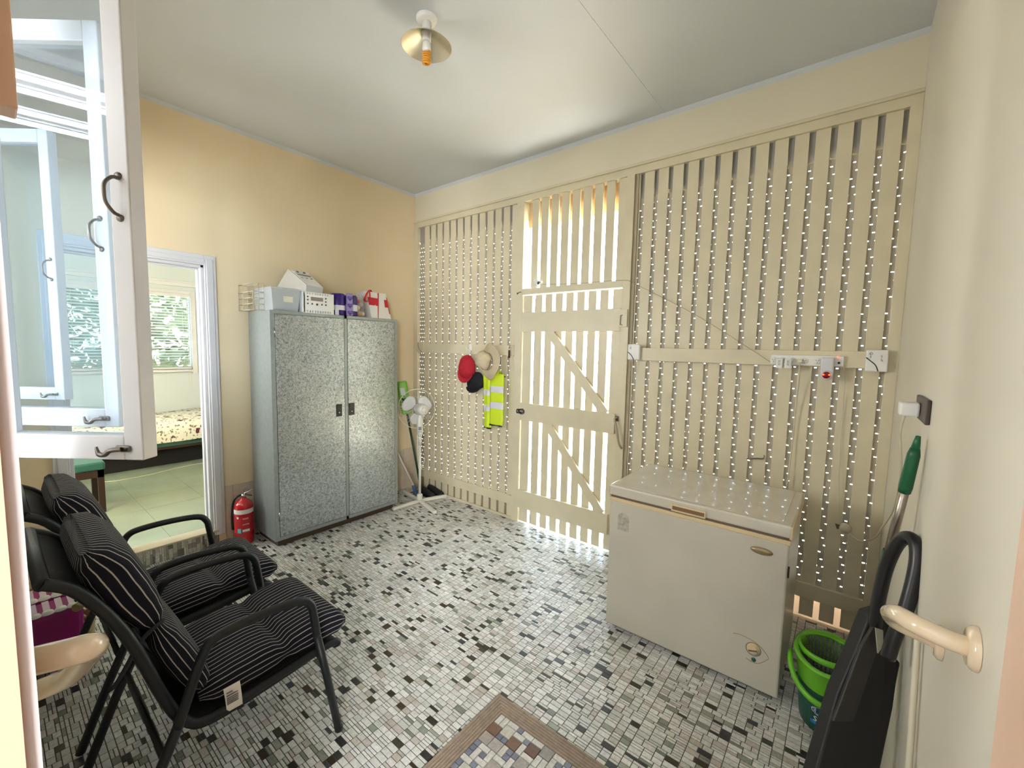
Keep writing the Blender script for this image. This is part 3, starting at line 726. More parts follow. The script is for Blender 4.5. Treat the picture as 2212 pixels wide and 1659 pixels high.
# care tag on the near chair
tg = MB(); pts = [(0, 0), (0.043, 0.0)]
N = 6
vs = []
for i in range(N+1):
    f = i/N; z = 0.425-0.085*f; xo = 0.008*math.sin(f*2.2)
    vs += [(2.232+xo, -2.583+0.006*f, z), (2.238+xo, -2.535+0.004*f, z+0.004), (2.2328+xo, -2.583+0.006*f, z), (2.2388+xo, -2.535+0.004*f, z+0.004)]
fs = []
for i in range(N):
    a = i*4; fs += [(a, a+1, a+5, a+4), (a+2, a+6, a+7, a+3)]
tg.add(vs, fs, True)
tgo = tg.build('care_tag', mat('white_satin_tag', (232, 226, 216), 0.5), ch1)
M_INK = mat('grey_ink', (120, 116, 116), 0.7)
for i, (z, w0) in enumerate(((0.408, 0.018), (0.398, 0.034), (0.391, 0.034), (0.384, 0.034), (0.377, 0.034), (0.370, 0.034))):
    MB().box((2.2415+0.003*(i > 1), -2.577, z), (2.2435+0.003*(i > 1), -2.577+w0, z+0.0035)).build('print_line', M_INK, tgo)
ch2 = make_chair(1.325, 'black metal armchair with pinstriped cushions, farther one beside the bedroom doorway')

# ---- galvanised cabinet
M_GALV = bpy.data.materials.new('galvanised_spangle'); M_GALV.use_nodes = True
t = M_GALV.node_tree; b = t.nodes['Principled BSDF']; b.inputs['Metallic'].default_value = 0.7; b.inputs['Roughness'].default_value = 0.34
tc = t.nodes.new('ShaderNodeTexCoord'); n = t.nodes.new('ShaderNodeTexNoise'); n.inputs['Scale'].default_value = 62; n.inputs['Detail'].default_value = 5; n.inputs['Roughness'].default_value = 0.75; n.inputs['Distortion'].default_value = 1.2
t.links.new(tc.outputs['Object'], n.inputs['Vector'])
rp = t.nodes.new('ShaderNodeValToRGB'); e = rp.color_ramp.elements; e[0].position = 0.36; e[0].color = lin((108, 116, 118)); e[1].position = 0.58; e[1].color = lin((200, 206, 208))
t.links.new(n.outputs['Fac'], rp.inputs['Fac']); t.links.new(rp.outputs['Color'], b.inputs['Base Color'])
mr = t.nodes.new('ShaderNodeMapRange'); mr.inputs[3].default_value = 0.44; mr.inputs[4].default_value = 0.2; t.links.new(n.outputs['Fac'], mr.inputs[0]); t.links.new(mr.outputs[0], b.inputs['Roughness'])
n3 = t.nodes.new('ShaderNodeTexNoise'); n3.inputs['Scale'].default_value = 3; t.links.new(tc.outputs['Object'], n3.inputs['Vector'])
bp = t.nodes.new('ShaderNodeBump'); bp.inputs['Strength'].default_value = 0.35; bp.inputs['Distance'].default_value = 0.02; t.links.new(n3.outputs['Fac'], bp.inputs['Height'])
bp2 = t.nodes.new('ShaderNodeBump'); bp2.inputs['Strength'].default_value = 0.12; bp2.inputs['Distance'].default_value = 0.002; t.links.new(n.outputs['Fac'], bp2.inputs['Height']); t.links.new(bp.outputs[0], bp2.inputs['Normal']); t.links.new(bp2.outputs[0], b.inputs['Normal'])
M_STEEL = mat('cabinet_edge_steel', (156, 164, 162), 0.4, 0.5, noise=0.08, nscale=40)
CX, CY0, CY1, CZ0, CZ1 = 0.425, -1.68, -0.545, 0.055, 1.845
cab = thing('storage_cabinet', 'tall galvanised steel cabinet with two speckled doors against the left wall', 'cabinet', (CX/2, (CY0+CY1)/2, 0))
c = MB(); c.box((0.02, CY0, CZ0), (CX-0.02, CY1, CZ1)); f = 0.032
c.box((CX-0.02, CY0, CZ0), (CX, CY0+f, CZ1)); c.box((CX-0.02, CY1-f, CZ0), (CX, CY1, CZ1)); c.box((CX-0.02, CY0+f, CZ1-0.025), (CX, CY1-f, CZ1)); c.box((CX-0.02, CY0+f, CZ0), (CX, CY1-f, CZ0+0.028))
ym = -1.075
c.box((CX-0.02, ym-0.013, CZ0), (CX, ym+0.013, CZ1))
c.build('body', M_STEEL, cab)
MB().box((0.04, CY0+0.03, 0.0), (CX-0.035, CY1-0.03, CZ0)).build('plinth', mat('brown_plinth', (74, 56, 46), 0.7), cab)
for a, b_, hs in ((CY0+f+0.003, ym-0.016, 1), (ym+0.016, CY1-f-0.003, -1)):
    d = MB().box((CX-0.018, a, CZ0+0.031), (CX+0.002, b_, CZ1-0.028)).build('door', M_GALV, cab, bevel=0.002)
    hy = b_-0.055 if hs == 1 else a+0.03
    hp = MB().box((CX+0.002, hy-0.025, 0.985), (CX+0.009, hy+0.025, 1.09)).build('lock_plate', M_DARK, d, bevel=0.002)
    MB().box((CX+0.0085, hy-0.015, 1.045), (CX+0.010, hy+0.015, 1.078)).build('recess_trim', mat('dark_grey_plastic', (38, 38, 40), 0.3), d)
    MB().lathe([(0, 0.004), (0.006, 0.004), (0.007, 0)], (CX+0.009, hy, 1.018), (1, 0, 0), 12).build('lock_barrel', M_CHROME, d)
    yh = CY0+f-0.001 if hs == 1 else CY1-f+0.001
    for zz in (1.68, 0.25):
        MB().tube([(CX+0.002, yh, zz-0.035), (CX+0.002, yh, zz+0.035)], 0.005, 8).build('hinge', M_CHROME, d)

# ---- on the cabinet
TZ = CZ1
M_CLR = plastic_clear('clear_plastic', (214, 220, 220), 0.42)
wr = thing('wire_basket', 'cream wire basket standing on its side at the left end of the cabinet top', 'basket', (0.12, -1.69, TZ))
mb = MB(); x0, x1, y0, y1, z0, z1 = 0.02, 0.30, -1.745, -1.668, TZ+0.003, TZ+0.20
for z in (z0, z0+0.045, z0+0.09, z0+0.135, z1): mb.tube([(x0, y0, z), (x1, y0, z), (x1, y1, z), (x0, y1, z)], 0.0022, 6, closed=True)
for xx in (x0, x0+0.09, x0+0.18, x1):
    mb.tube([(xx, y0, z0), (xx, y0, z1)], 0.0022, 6); mb.tube([(xx, y1, z0), (xx, y1, z1)], 0.0022, 6)
mb.build('wire_frame', mat('cream_wire', (196, 184, 156), 0.5), wr); MB().tube([(x1, (y0+y1)/2, z0), (x1, (y0+y1)/2, z1)], 0.003, 6).build('cross_wire', mat('cream_wire', (0, 0, 0)), wr)
def tub(name, lbl, x0, x1, y0, y1, z0, z1, mt, th=0.004, taper=0.015, cat='tub'):
    t = thing(name, lbl, cat, ((x0+x1)/2, (y0+y1)/2, z0))
    m = MB(); a, tp = th, taper
    def ring(o, z, k): return [(x0+o+tp*k, y0+o+tp*k, z), (x1-o-tp*k, y0+o+tp*k, z), (x1-o-tp*k, y1-o-tp*k, z), (x0+o+tp*k, y1-o-tp*k, z)]
    vs = ring(0, z0, 1)+ring(0, z1, 0)+ring(a, z1, 0)+ring(a, z0+a, 1)
    fs = [(3, 2, 1, 0)]+[(i, (i+1) % 4, 4+(i+1) % 4, 4+i) for i in range(4)]+[(4+i, 4+(i+1) % 4, 8+(i+1) % 4, 8+i) for i in range(4)]+[(8+i, 8+(i+1) % 4, 12+(i+1) % 4, 12+i) for i in range(4)]+[(12, 13, 14, 15)]
    m.add(vs, fs); m.build('body', mt, t, bevel=0.004); return t
tb = tub('storage_tub', 'clear plastic tub with a small paper label on the cabinet top', 0.06, 0.41, -1.66, -1.445, TZ, TZ+0.17, M_CLR)
MB().box((0.056, -1.665, TZ+0.163), (0.414, -1.44, TZ+0.176)).box((0.064, -1.657, TZ+0.16), (0.406, -1.448, TZ+0.179)).build('lid', M_CLR, tb, bevel=0.003)
MB().cbox((0.4045, -1.535, TZ+0.095), (0, 1, 0), (1, 0, 0), (0, 0, 1), 0.07, 0.001, 0.05).build('paper_label', mat('paper_label', (214, 208, 190), 0.7), tb)
MB().box((0.10, -1.62, TZ+0.006), (0.38, -1.48, TZ+0.06)).build('contents', mat('grey_contents', (176, 180, 182), 0.7), tb, bevel=0.02)
M_WB = mat('white_basket_plastic', (236, 236, 232), 0.4)
def slotted(name, lbl, y0, y1, z0, z1, x0, x1, lean=0.0):
    t = thing(name, lbl, 'basket', ((x0+x1)/2, (y0+y1)/2, z0))
    m = MB(); m.box((x1-0.004, y0+0.02, z0+0.02), (x1, y1-0.02, z1-0.018)); m.box((x0, y0, z0), (x1, y0+0.008, z1)); m.box((x0, y1-0.03, z0), (x1-0.004, y1, z1)); m.box((x0, y0, z0), (x0+0.004, y1, z1)); m.box((x0, y0, z0), (x1, y1, z0+0.006))
    m.build('body', M_WB, t, bevel=0.003)
    n = 10; w = (y1-y0-0.05)/n; s = MB(); q = MB()
    for i in range(n):
        s.box((x1-0.006, y0+0.02+i*w, z1-0.02), (x1+0.002, y0+0.02+(i+0.55)*w, z1)); q.box((x1-0.006, y0+0.02+i*w, z0), (x1+0.002, y0+0.02+(i+0.6)*w, z0+0.02))
    s.build('rim_rib', M_WB, t, kind='stuff'); q.build('base_rib', M_WB, t, kind='stuff')
    MB().box((x1-0.002, y0+0.02, z1-0.006), (x1+0.003, y1-0.03, z1)).build('rim', M_WB, t)
    return t
wb = slotted('plastic_basket', 'white plastic basket with round holes and a slot, on its side on the cabinet', -1.435, -1.175, TZ, TZ+0.165, 0.06, 0.425)
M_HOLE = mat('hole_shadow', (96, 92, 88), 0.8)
ymid = -1.315
MB().box((0.4245, ymid-0.055, TZ+0.098), (0.4262, ymid+0.045, TZ+0.128)).build('slot', mat('slot_taupe', (140, 130, 120), 0.7), wb, bevel=0.006)
for (dy, dz, r) in ((-0.08, 0.128, .0065), (-0.08, 0.103, .0065), (-0.08, 0.073, .0065), (-0.045, 0.073, .007), (-0.005, 0.071, .0095), (0.035, 0.073, .007), (0.068, 0.073, .007), (0.068, 0.098, .0065), (0.068, 0.125, .0065)):
    MB().lathe([(0, 0.0012), (r, 0.0012), (r, 0)], (0.4252, ymid+dy, TZ+dz), (1, 0, 0), 12).build('hole', M_HOLE, wb)
# tilted basket on top, leaning like a roof
tb2 = thing('tilted_basket', 'white plastic basket tipped on edge behind the holed basket', 'basket', (0.2, -1.36, TZ+0.165))
pr_ = [(-1.50, TZ+0.165), (-1.385, TZ+0.365), (-1.235, TZ+0.335), (-1.235, TZ+0.325), (-1.375, TZ+0.35), (-1.40, TZ+0.30), (-1.36, TZ+0.166)]
yA, yB = -1.385, -1.24
def face(pts, th, name, mt=M_WB, nrm=(1, 0, 0)):
    m = MB(); m.prism([Vector(p) for p in pts], (0, 0, 0), Vector(nrm)*th); return m.build(name, mt, tb2, bevel=0.002)
face([(0.10, -1.395, TZ+0.375), (0.30, -1.34, TZ+0.235), (0.30, -1.34, TZ+0.17), (0.08, -1.50, TZ+0.17)], -0.004, 'side_panel', mat('frosted_side', (206, 200, 188), 0.5), (0, 1, 0))
sp = face([(0.115, -1.385, TZ+0.365), (0.115, -1.235, TZ+0.355), (0.305, -1.205, TZ+0.225), (0.305, -1.34, TZ+0.235)], 0.004, 'sloping_face', M_WB, (0.6, 0, 0.8))
face([(0.305, -1.34, TZ+0.235), (0.305, -1.205, TZ+0.225), (0.29, -1.21, TZ+0.17), (0.29, -1.345, TZ+0.17)], 0.004, 'lower_face', mat('frosted_low', (200, 200, 198), 0.5), (1, 0, 0))
for i in range(5):
    MB().cbox((0.135, -1.365+i*0.028, TZ+0.3545), (0, 1, 0), (0.82, 0, -0.57), (0.57, 0, 0.82), 0.014, 0.018, 0.006).build('rim_rib', M_HOLE if i % 2 else M_WB, tb2)
MB().cbox((0.175, -1.30, TZ+0.326), (0, 1, -0.03), (0.82, 0, -0.57), (0.57, 0, 0.82), 0.11, 0.014, 0.004).build('slot', mat('slot_taupe', (0, 0, 0)), tb2)
for i in range(3):
    MB().cbox((0.21, -1.335+i*0.04, TZ+0.301), (0, 1, 0), (0.82, 0, -0.57), (0.57, 0, 0.82), 0.016, 0.009, 0.004).build('hole', mat('slot_taupe', (0, 0, 0)), tb2)
# toilet paper pack
tp = thing('toilet_paper_pack', 'purple wrapped toilet paper pack with a lilac heart strip on the cabinet', 'toilet paper', (0.33, -1.04, TZ))
m = MB(); 
M_PUR = mat('purple_wrap', (58, 34, 120), 0.25); M_LIL = mat('lilac_wrap', (150, 132, 204), 0.3); M_WW = mat('white_wrap', (226, 224, 234), 0.3)
def rollcol(cx, cy, r, z0, z1):
    m.lathe([(0, z0), (r*0.85, z0), (r, z0+0.012), (r*0.985, (z0+z1)/2), (r, z1-0.012), (r*0.85, z1), (0, z1)], (cx, cy, 0), (0, 0, 1), 20)
rollcol(0.36, -1.105, 0.058, TZ+0.001, TZ+0.185); rollcol(0.36, -0.99, 0.058, TZ+0.001, TZ+0.18); rollcol(0.25, -1.105, 0.058, TZ+0.001, TZ+0.185); rollcol(0.25, -0.99, 0.058, TZ+0.001, TZ+0.18)
m.build('wrapped_rolls', M_PUR, tp)
MB().lathe([(0.0595, 0), (0.0592, 0.04)], (0.36, -1.105, TZ+0.045), (0, 0, 1), 20).build('white_band', M_WW, tp)
MB().lathe([(0.0595, 0), (0.0592, 0.055)], (0.36, -0.99, TZ+0.045), (0, 0, 1), 20).build('white_band', M_WW, tp)
MB().box((0.405, -1.16, TZ+0.002), (0.413, -1.125, TZ+0.05)).build('panel', M_WW, tp, bevel=0.003)
hs = MB().box((0.405, -1.062, TZ+0.001), (0.428, -1.005, TZ+0.192)).build('heart_strip', M_LIL, tp, bevel=0.006)
for k in range(3):
    zc = TZ+0.15-k*0.062; cy = -1.0335; hh = MB(); pl = []
    for i in range(24):
        a = 2*PI*i/24; hx = 16*math.sin(a)**3; hz = 13*math.cos(a)-5*math.cos(2*a)-2*math.cos(3*a)-math.cos(4*a)
        pl.append((0.4285, cy+hx*0.0015, zc+hz*0.0015))
    hh.prism(pl, (0, 0, 0), (0.001, 0, 0)); h_ = hh.build('heart', M_PUR, hs)
    text_mesh('LOVE', 'lettering', M_LIL, hs, (0.4302, cy, zc+0.004), (0, 1, 0), (0, 0, 1), 0.016)
# clear bag of oddments
cb_ = thing('clear_bag', 'clear bag of small coloured oddments between the paper pack and shopping bag', 'bag', (0.36, -0.87, TZ))
m = MB(); rn = random.Random(5)
m.lathe([(0.0, 0.0), (0.045, 0.0), (0.052, 0.03), (0.052, 0.08), (0.045, 0.13), (0.035, 0.17), (0.045, 0.19)], (0.33, -0.893, TZ+0.001), (0, 0, 1), 16); m.build('bag_film', plastic_clear('bag_film', (226, 214, 200), 0.3), cb_)
for (dx, dy, dz, r, cc) in ((0.02, 0.0, 0.03, 0.022, (206, 160, 70)), (0.03, 0.03, 0.07, 0.02, (70, 66, 110)), (0.03, -0.025, 0.08, 0.025, (226, 200, 176)), (0.02, 0.02, 0.115, 0.02, (150, 160, 190)), (0.035, 0.035, 0.03, 0.018, (232, 212, 186)), (0.02, -0.01, 0.14, 0.018, (196, 60, 70)), (-0.02, 0.02, 0.04, 0.03, (214, 206, 196))):
    MB().lathe([(0, -r), (r*0.7, -r*0.7), (r, 0), (r*0.7, r*0.7), (0, r)], (0.335+dx*0.8, -0.90+dy*0.8, TZ+dz), (rn.random(), rn.random(), 1), 8).build('oddment', mat('odd_%d' % cc[0], cc, 0.5), cb_)
# shopping bag
sb = thing('shopping_bag', 'white reusable shopping bag with red bands and handle on the cabinet', 'bag', (0.3, -0.70, TZ))
m = MB(); yb0, yb1, zt = -0.84, -0.635, TZ+0.235
m.add([(0.18, yb0+0.03, TZ+0.002), (0.40, yb0+0.035, TZ+0.002), (0.41, yb1+0.03, TZ+0.002), (0.18, yb1+0.03, TZ+0.002),
       (0.20, yb0, zt), (0.37, yb0, zt+0.005), (0.385, yb1-0.01, zt+0.0), (0.20, yb1-0.01, zt-0.01),
       (0.405, (yb0+yb1)/2, TZ+0.002), (0.395, (yb0+yb1)/2+0.01, zt-0.005)],
      [(3, 2, 8, 1, 0), (0, 1, 5, 4), (1, 8, 9, 5), (8, 2, 6, 9), (2, 3, 7, 6), (3, 0, 4, 7)])
m.build('bag_body', mat('white_woven_bag', (228, 224, 216), 0.6, bump=0.4, bscale=25), sb)
M_RED = mat('bag_red', (196, 30, 44), 0.55)
def on_face(a, b, c_, d, u0, u1, v0, v1, off=0.0015):
    a, b, c_, d = map(Vector, (a, b, c_, d))
    def Q(u, v): return (a*(1-u)+b*u)*(1-v)+(d*(1-u)+c_*u)*v
    n = (b-a).cross(d-a).normalized()
    return [Q(u0, v0)+n*off, Q(u1, v0)+n*off, Q(u1, v1)+n*off, Q(u0, v1)+n*off]
fa = ((0.40, yb0+0.035, TZ+0.002), (0.405, (yb0+yb1)/2, TZ+0.002), (0.395, (yb0+yb1)/2+0.01, zt-0.005), (0.37, yb0, zt+0.005))
fb = ((0.405, (yb0+yb1)/2, TZ+0.002), (0.41, yb1+0.03, TZ+0.002), (0.385, yb1-0.01, zt), (0.395, (yb0+yb1)/2+0.01, zt-0.005))
for fc, uv_ in ((fa, (0.0, 1.0, 0.48, 0.78)), (fa, (0.9, 1.0, 0.0, 1.0)), (fb, (0.62, 0.98, 0.45, 0.75)), (fb, (0.93, 1.0, 0.2, 0.85))):
    q = on_face(*fc, *uv_); m = MB(); m.prism(q, (0, 0, 0), (0.0012, 0, 0)); m.build('red_band', M_RED, sb)
MB().tube(smooth_path([(0.37, yb0+0.055, zt), (0.372, yb0+0.035, zt+0.015), (0.38, yb0-0.0, zt-0.02), (0.385, yb0-0.025, zt-0.08), (0.388, yb0+0.0, zt-0.09), (0.388, yb0+0.025, zt-0.06), (0.378, yb0+0.03, zt-0.0)]), 0.014, 8, flat=0.25).build('handle', M_RED, sb)

# ---- fire extinguisher
ex = thing('fire_extinguisher', 'red fire extinguisher with white band on the floor beside the cabinet', 'fire extinguisher', (0.115, -1.79, 0))
M_RG = mat('red_gloss', (196, 22, 26), 0.22, coat=0.4)
exc = (0.115, -1.79, 0)
MB().lathe([(0, 0), (0.062, 0), (0.066, 0.006), (0.066, 0.29), (0.062, 0.32), (0.045, 0.345), (0.022, 0.358), (0.02, 0.37), (0, 0.37)], exc, (0, 0, 1), 28).build('cylinder', M_RG, ex)
MB().lathe([(0.0668, 0), (0.0668, 0.035)], (exc[0], exc[1], 0.252), (0, 0, 1), 28).build('white_band', M_WPLAST, ex)
lb = MB().lathe([(0.0668, 0), (0.0668, 0.13)], (exc[0], exc[1], 0.10), (0, 0, 1), 28).build('label', mat('label_red', (186, 34, 44), 0.4), ex)
fd = Vector((CAMLOC.x-exc[0], CAMLOC.y-exc[1], 0)).normalized(); sd = Vector((-fd.y, fd.x, 0))
ec = Vector(exc)
for (a, z, w, h, mt_) in ((-0.035, 0.12, 0.026, 0.034, mat('teal_print', (110, 190, 196), 0.4)), (0.012, 0.12, 0.05, 0.018, M_WPLAST), (-0.045, 0.225, 0.014, 0.016, M_WPLAST), (0.01, 0.215, 0.04, 0.012, mat('pink_print', (226, 130, 136), 0.5)), (0.012, 0.17, 0.045, 0.01, mat('pink_print', (0, 0, 0)))):
    ang = a/0.067; dd = fd*math.cos(ang)+sd*math.sin(ang)
    MB().cbox(ec+dd*0.0672+Vector((0, 0, z)), dd.cross(Vector((0, 0, 1))), dd, (0, 0, 1), w, 0.002, h).build('print_patch', mt_, lb)
MB().tube([ec+Vector((0, 0, 0.36)), ec+Vector((0, 0, 0.40))], 0.014, 12).build('valve', M_CHROME, ex)
MB().tube([ec+Vector((0, 0, 0.395)), ec+sd*0.03+Vector((0, 0, 0.41)), ec+sd*0.065+Vector((0, 0, 0.425))], 0.006, 8).build('lever', M_CHROME, ex)
MB().tube([ec+Vector((0, 0, 0.40)), ec+sd*0.03+Vector((0, 0, 0.385)), ec+sd*0.06+Vector((0, 0, 0.375))], 0.006, 8).build('carry_handle', M_PEWTER, ex)
MB().tube([ec+Vector((0, 0, 0.43))+sd*(0.02+0.02*math.cos(a))+Vector((0, 0, 0.02*math.sin(a))) for a in [2*PI*i/14 for i in range(14)]], 0.0018, 6, closed=True).build('pull_ring', M_CHROME, ex)
MB().tube(smooth_path([ec-sd*0.01+Vector((0, 0, 0.395)), ec-sd*0.06+Vector((0, 0, 0.36)), ec-sd*0.079+Vector((0, 0, 0.25)), ec-sd*0.077+Vector((0, 0, 0.12))]), 0.008, 8).build('hose', M_DARK, ex)

# ---- pedestal fan
FX, FY = 0.463, -0.30
fan = thing('pedestal_fan', 'white pedestal fan seen from behind, standing in the far corner', 'fan', (FX, FY, 0))
M_FW = mat('fan_white', (226, 222, 208), 0.4)
for k in range(4):
    ends = [(0.45, -0.62), (0.82, -0.405), (0.56, 0.0-0.02), (0.13, -0.245)]
    e_ = Vector((ends[k][0], ends[k][1], 0)); c0 = Vector((FX, FY, 0)); d = (e_-c0).normalized()
    MB().cbox((c0+e_)/2+Vector((0, 0, 0.019)), d, Vector((0, 0, 1)).cross(d), (0, 0, 1), (e_-c0).length, 0.034, 0.03).build('foot', M_FW, fan, bevel=0.006)
MB().lathe([(0, 0), (0.03, 0.0), (0.03, 0.055), (0.022, 0.07), (0.0, 0.07)], (FX, FY, 0.02), (0, 0, 1), 18).build('hub', M_FW, fan)
MB().tube([(FX, FY, 0.06), (FX, FY, 0.62)], 0.013, 12).build('lower_pole', M_FW, fan); MB().tube([(FX, FY, 0.60), (FX, FY, 0.72)], 0.017, 12).build('collar', M_FW, fan)
MB().tube([(FX, FY, 0.70), (FX, FY, 0.82)], 0.010, 10).build('upper_pole', M_FW, fan)
vd = Vector((CAMLOC.x-FX, CAMLOC.y-FY, 0)).normalized(); vs_ = Vector((-vd.y, vd.x, 0))
cp = MB().tube([(FX, FY, 0.68), (FX, FY, 0.72), (FX, FY, 0.85), (FX, FY, 0.90), (FX, FY, 0.925)], [0.016, 0.032, 0.034, 0.022, 0.02], 14, flat=0.9).build('control_box', M_FW, fan)
MB().cbox(Vector((FX, FY, 0.775))+vd*0.034, vs_, vd, (0, 0, 1), 0.03, 0.004, 0.035).build('display', mat('grey_display', (120, 124, 130), 0.3), cp)
for i in range(3): MB().lathe([(0, 0.003), (0.004, 0.002), (0.004, 0)], Vector((FX, FY, 0.74-0.02*0))+vs_*(0.012*(i-1))+vd*0.031, vd, 8).build('button', M_HOLE, cp)
bax = Vector((0.955, -0.295, 0.05)).normalized(); hc = Vector((FX, FY, 0.965))
MB().lathe([(0, 0.11), (0.032, 0.11), (0.05, 0.095), (0.058, 0.06), (0.058, -0.03), (0.05, -0.05), (0, -0.05)], hc, bax, 22).build('motor_housing', M_FW, fan)
mh = MB()
for i in range(16):
    a = 2*PI*i/16; u_ = bax.cross(Vector((0, 0, 1))).normalized(); w_ = bax.cross(u_); dd = u_*math.cos(a)+w_*math.sin(a)
    mh.cbox(hc+bax*0.108+dd*0.026, dd, bax, dd.cross(bax), 0.014, 0.004, 0.003)
mh.build('vent_slots', M_HOLE, fan, kind='stuff')
cc = hc-bax*0.085; u_ = bax.cross(Vector((0, 0, 1))).normalized(); w_ = u_.cross(bax)
R_ = 0.2
cage = MB()
def ringp(c, r, n=40): return [c+r*(math.cos(2*PI*i/n)*u_+math.sin(2*PI*i/n)*w_) for i in range(n)]
cage.tube(ringp(cc, R_), 0.0045, 6, closed=True)
cage.build('cage_rim', M_FW, fan)
cw = MB()
for i in range(36):
    a = 2*PI*i/36; dd = math.cos(a)*u_+math.sin(a)*w_
    cw.tube([cc+bax*0.055+dd*0.05, cc+bax*0.05+dd*0.12, cc+bax*0.025+dd*0.18, cc+dd*R_], 0.0008, 4, cap=False)
    cw.tube([cc-bax*0.055+dd*0.03, cc-bax*0.05+dd*0.12, cc-bax*0.025+dd*0.18, cc+dd*R_], 0.0008, 4, cap=False)
cw.tube(ringp(cc+bax*0.05, 0.12), 0.001, 4, closed=True); cw.tube(ringp(cc-bax*0.05, 0.12), 0.001, 4, closed=True)
cw.build('cage_wires', M_FW, fan, kind='stuff')
M_BLD = mat('white_fan_blade', (226, 224, 220), 0.35)
for k in range(3):
    a0 = math.radians((150, 32, 268)[k]); mb = MB(); vs = []; n_ = 14; 
    for rr_ in range(7):
        r = 0.035+0.125*rr_/6; half = math.radians(46)*math.sin(PI*(0.16+0.72*rr_/6))**0.7
        for j in range(9):
            a = a0+half*(j/4-1); vs.append(cc+r*(math.cos(a)*u_+math.sin(a)*w_)+bax*(0.018*(j/4-1)))
    fs = [(i*9+j, i*9+j+1, (i+1)*9+j+1, (i+1)*9+j) for i in range(6) for j in range(8)]
    mb.add(vs, fs, True); o = mb.build('blade', M_BLD, fan); sm = o.modifiers.new('solid', 'SOLIDIFY'); sm.thickness = 0.003
MB().lathe([(0, -0.03), (0.03, -0.03), (0.036, 0.0), (0.036, 0.04), (0, 0.04)], cc, bax, 16).build('blade_hub', M_FW, fan)
MB().tube(smooth_path([(FX, FY, 0.72), (FX-0.03, FY+0.01, 0.62), (FX-0.035, FY, 0.5), (FX+0.03, FY+0.03, 0.45), (FX-0.02, FY+0.03, 0.33), (FX-0.06, FY+0.05, 0.15), (FX-0.05, FY+0.06, 0.04), (FX-0.12, FY+0.1, 0.01)]), 0.0028, 6).build('flex', M_WPLAST, fan)
# ---- broom, mop in the corner
br = thing('green_scrubber', 'lime green scrubber head with dark green handle leaning behind the cabinet', 'mop', (0.25, -0.10, 0))
gA = Vector((0.075, -0.235, 1.20)); gB = Vector((0.25, -0.10, 0.0)); gd = (gB-gA).normalized()
MB().tube([gA+gd*0.30, gB], 0.011, 10).build('pole', mat('dark_green_pole', (20, 60, 40), 0.4), br)
hd = MB().cbox(gA+gd*0.16, (0.55, 0.85, 0.1), (-0.85, 0.5, 0), gd, 0.11, 0.035, 0.36).build('head', mat('lime_green_plastic', (120, 190, 40), 0.4), br, bevel=0.016)
MB().cbox(gA+gd*0.09+Vector((0.018, -0.018, 0)), (0.78, 0.62, 0), (0.62, -0.78, 0), gd, 0.05, 0.008, 0.08).build('sticker', mat('white_sticker', (220, 226, 214), 0.5), hd)
MB().cbox(gA+gd*0.19+Vector((0.018, -0.018, 0)), (0.78, 0.62, 0), (0.62, -0.78, 0), gd, 0.045, 0.008, 0.06).build('grip_hole', mat('dark_hole_green', (24, 50, 24), 0.6), hd)
mp = thing('corner_mop', 'white handled mop with blue socket leaning beside the cabinet', 'mop', (0.285, -0.205, 0))
MB().tube([(0.16, -0.43, 0.62), (0.295, -0.235, 0.1)], 0.0115, 10).build('pole', mat('white_pole', (214, 204, 190), 0.4), mp)
MB().tube([(0.287, -0.246, 0.13), (0.30, -0.222, 0.035)], [0.016, 0.022], 12).build('socket', mat('blue_plastic', (60, 96, 130), 0.4), mp)
MB().lathe([(0, 0), (0.033, 0.0), (0.035, 0.02), (0.02, 0.04), (0, 0.045)], (0.285, -0.208, 0.001), (0, 0, 1), 14).build('mop_head', mat('grey_yarn', (110, 106, 100), 0.9), mp)
# shoes
M_SHOE = mat('black_rubber', (24, 24, 26), 0.6)
def shoe(c, d, lbl):
    prof_w = 0.85
    t = thing('shoe', lbl, 'shoe', (c[0], c[1], 0), 'black shoes under the fan')
    c = Vector(c); d = Vector(d).normalized(); s_ = Vector((-d.y, d.x, 0)); L = 0.24
    prof = [(-0.5, 0.02, 0.05, 0.075), (-0.42, 0.034, 0.085, 0.09), (-0.2, 0.036, 0.08, 0.095), (0.0, 0.036, 0.07, 0.07), (0.2, 0.045, 0.055, 0.05), (0.38, 0.044, 0.045, 0.04), (0.48, 0.03, 0.03, 0.03), (0.5, 0.012, 0.02, 0.02)]
    m = MB(); vs = []
    for f_, w, h, _ in prof:
        for j in range(12):
            a = 2*PI*j/12; vs.append(c+d*(f_*L)+s_*(w*prof_w*math.cos(a))+Vector((0, 0, 0.012+max(0, h*(0.5+0.5*math.sin(a))))))
    fs = [(i*12+j, i*12+(j+1) % 12, (i+1)*12+(j+1) % 12, (i+1)*12+j) for i in range(7) for j in range(12)]+[tuple(range(12))[::-1], tuple(range(84, 96))]
    m.add(vs, fs, True); m.build('upper', M_SHOE, t)
    so = MB(); pl = [c+d*(f_*L)+s_*w*0.88 for f_, w, _, _ in prof]+[c+d*(f_*L)-s_*w*0.88 for f_, w, _, _ in prof[::-1]]
    so.prism(pl, (0, 0, 0.001), (0, 0, 0.014)); so.build('sole', M_DARK, t)
shoe((0.37, -0.132, 0), (1, 0.0, 0), 'nearer black shoe of the pair behind the fan base'); shoe((0.41, -0.047, 0), (1, 0.0, 0), 'farther black shoe, against the slatted wall behind the fan base')

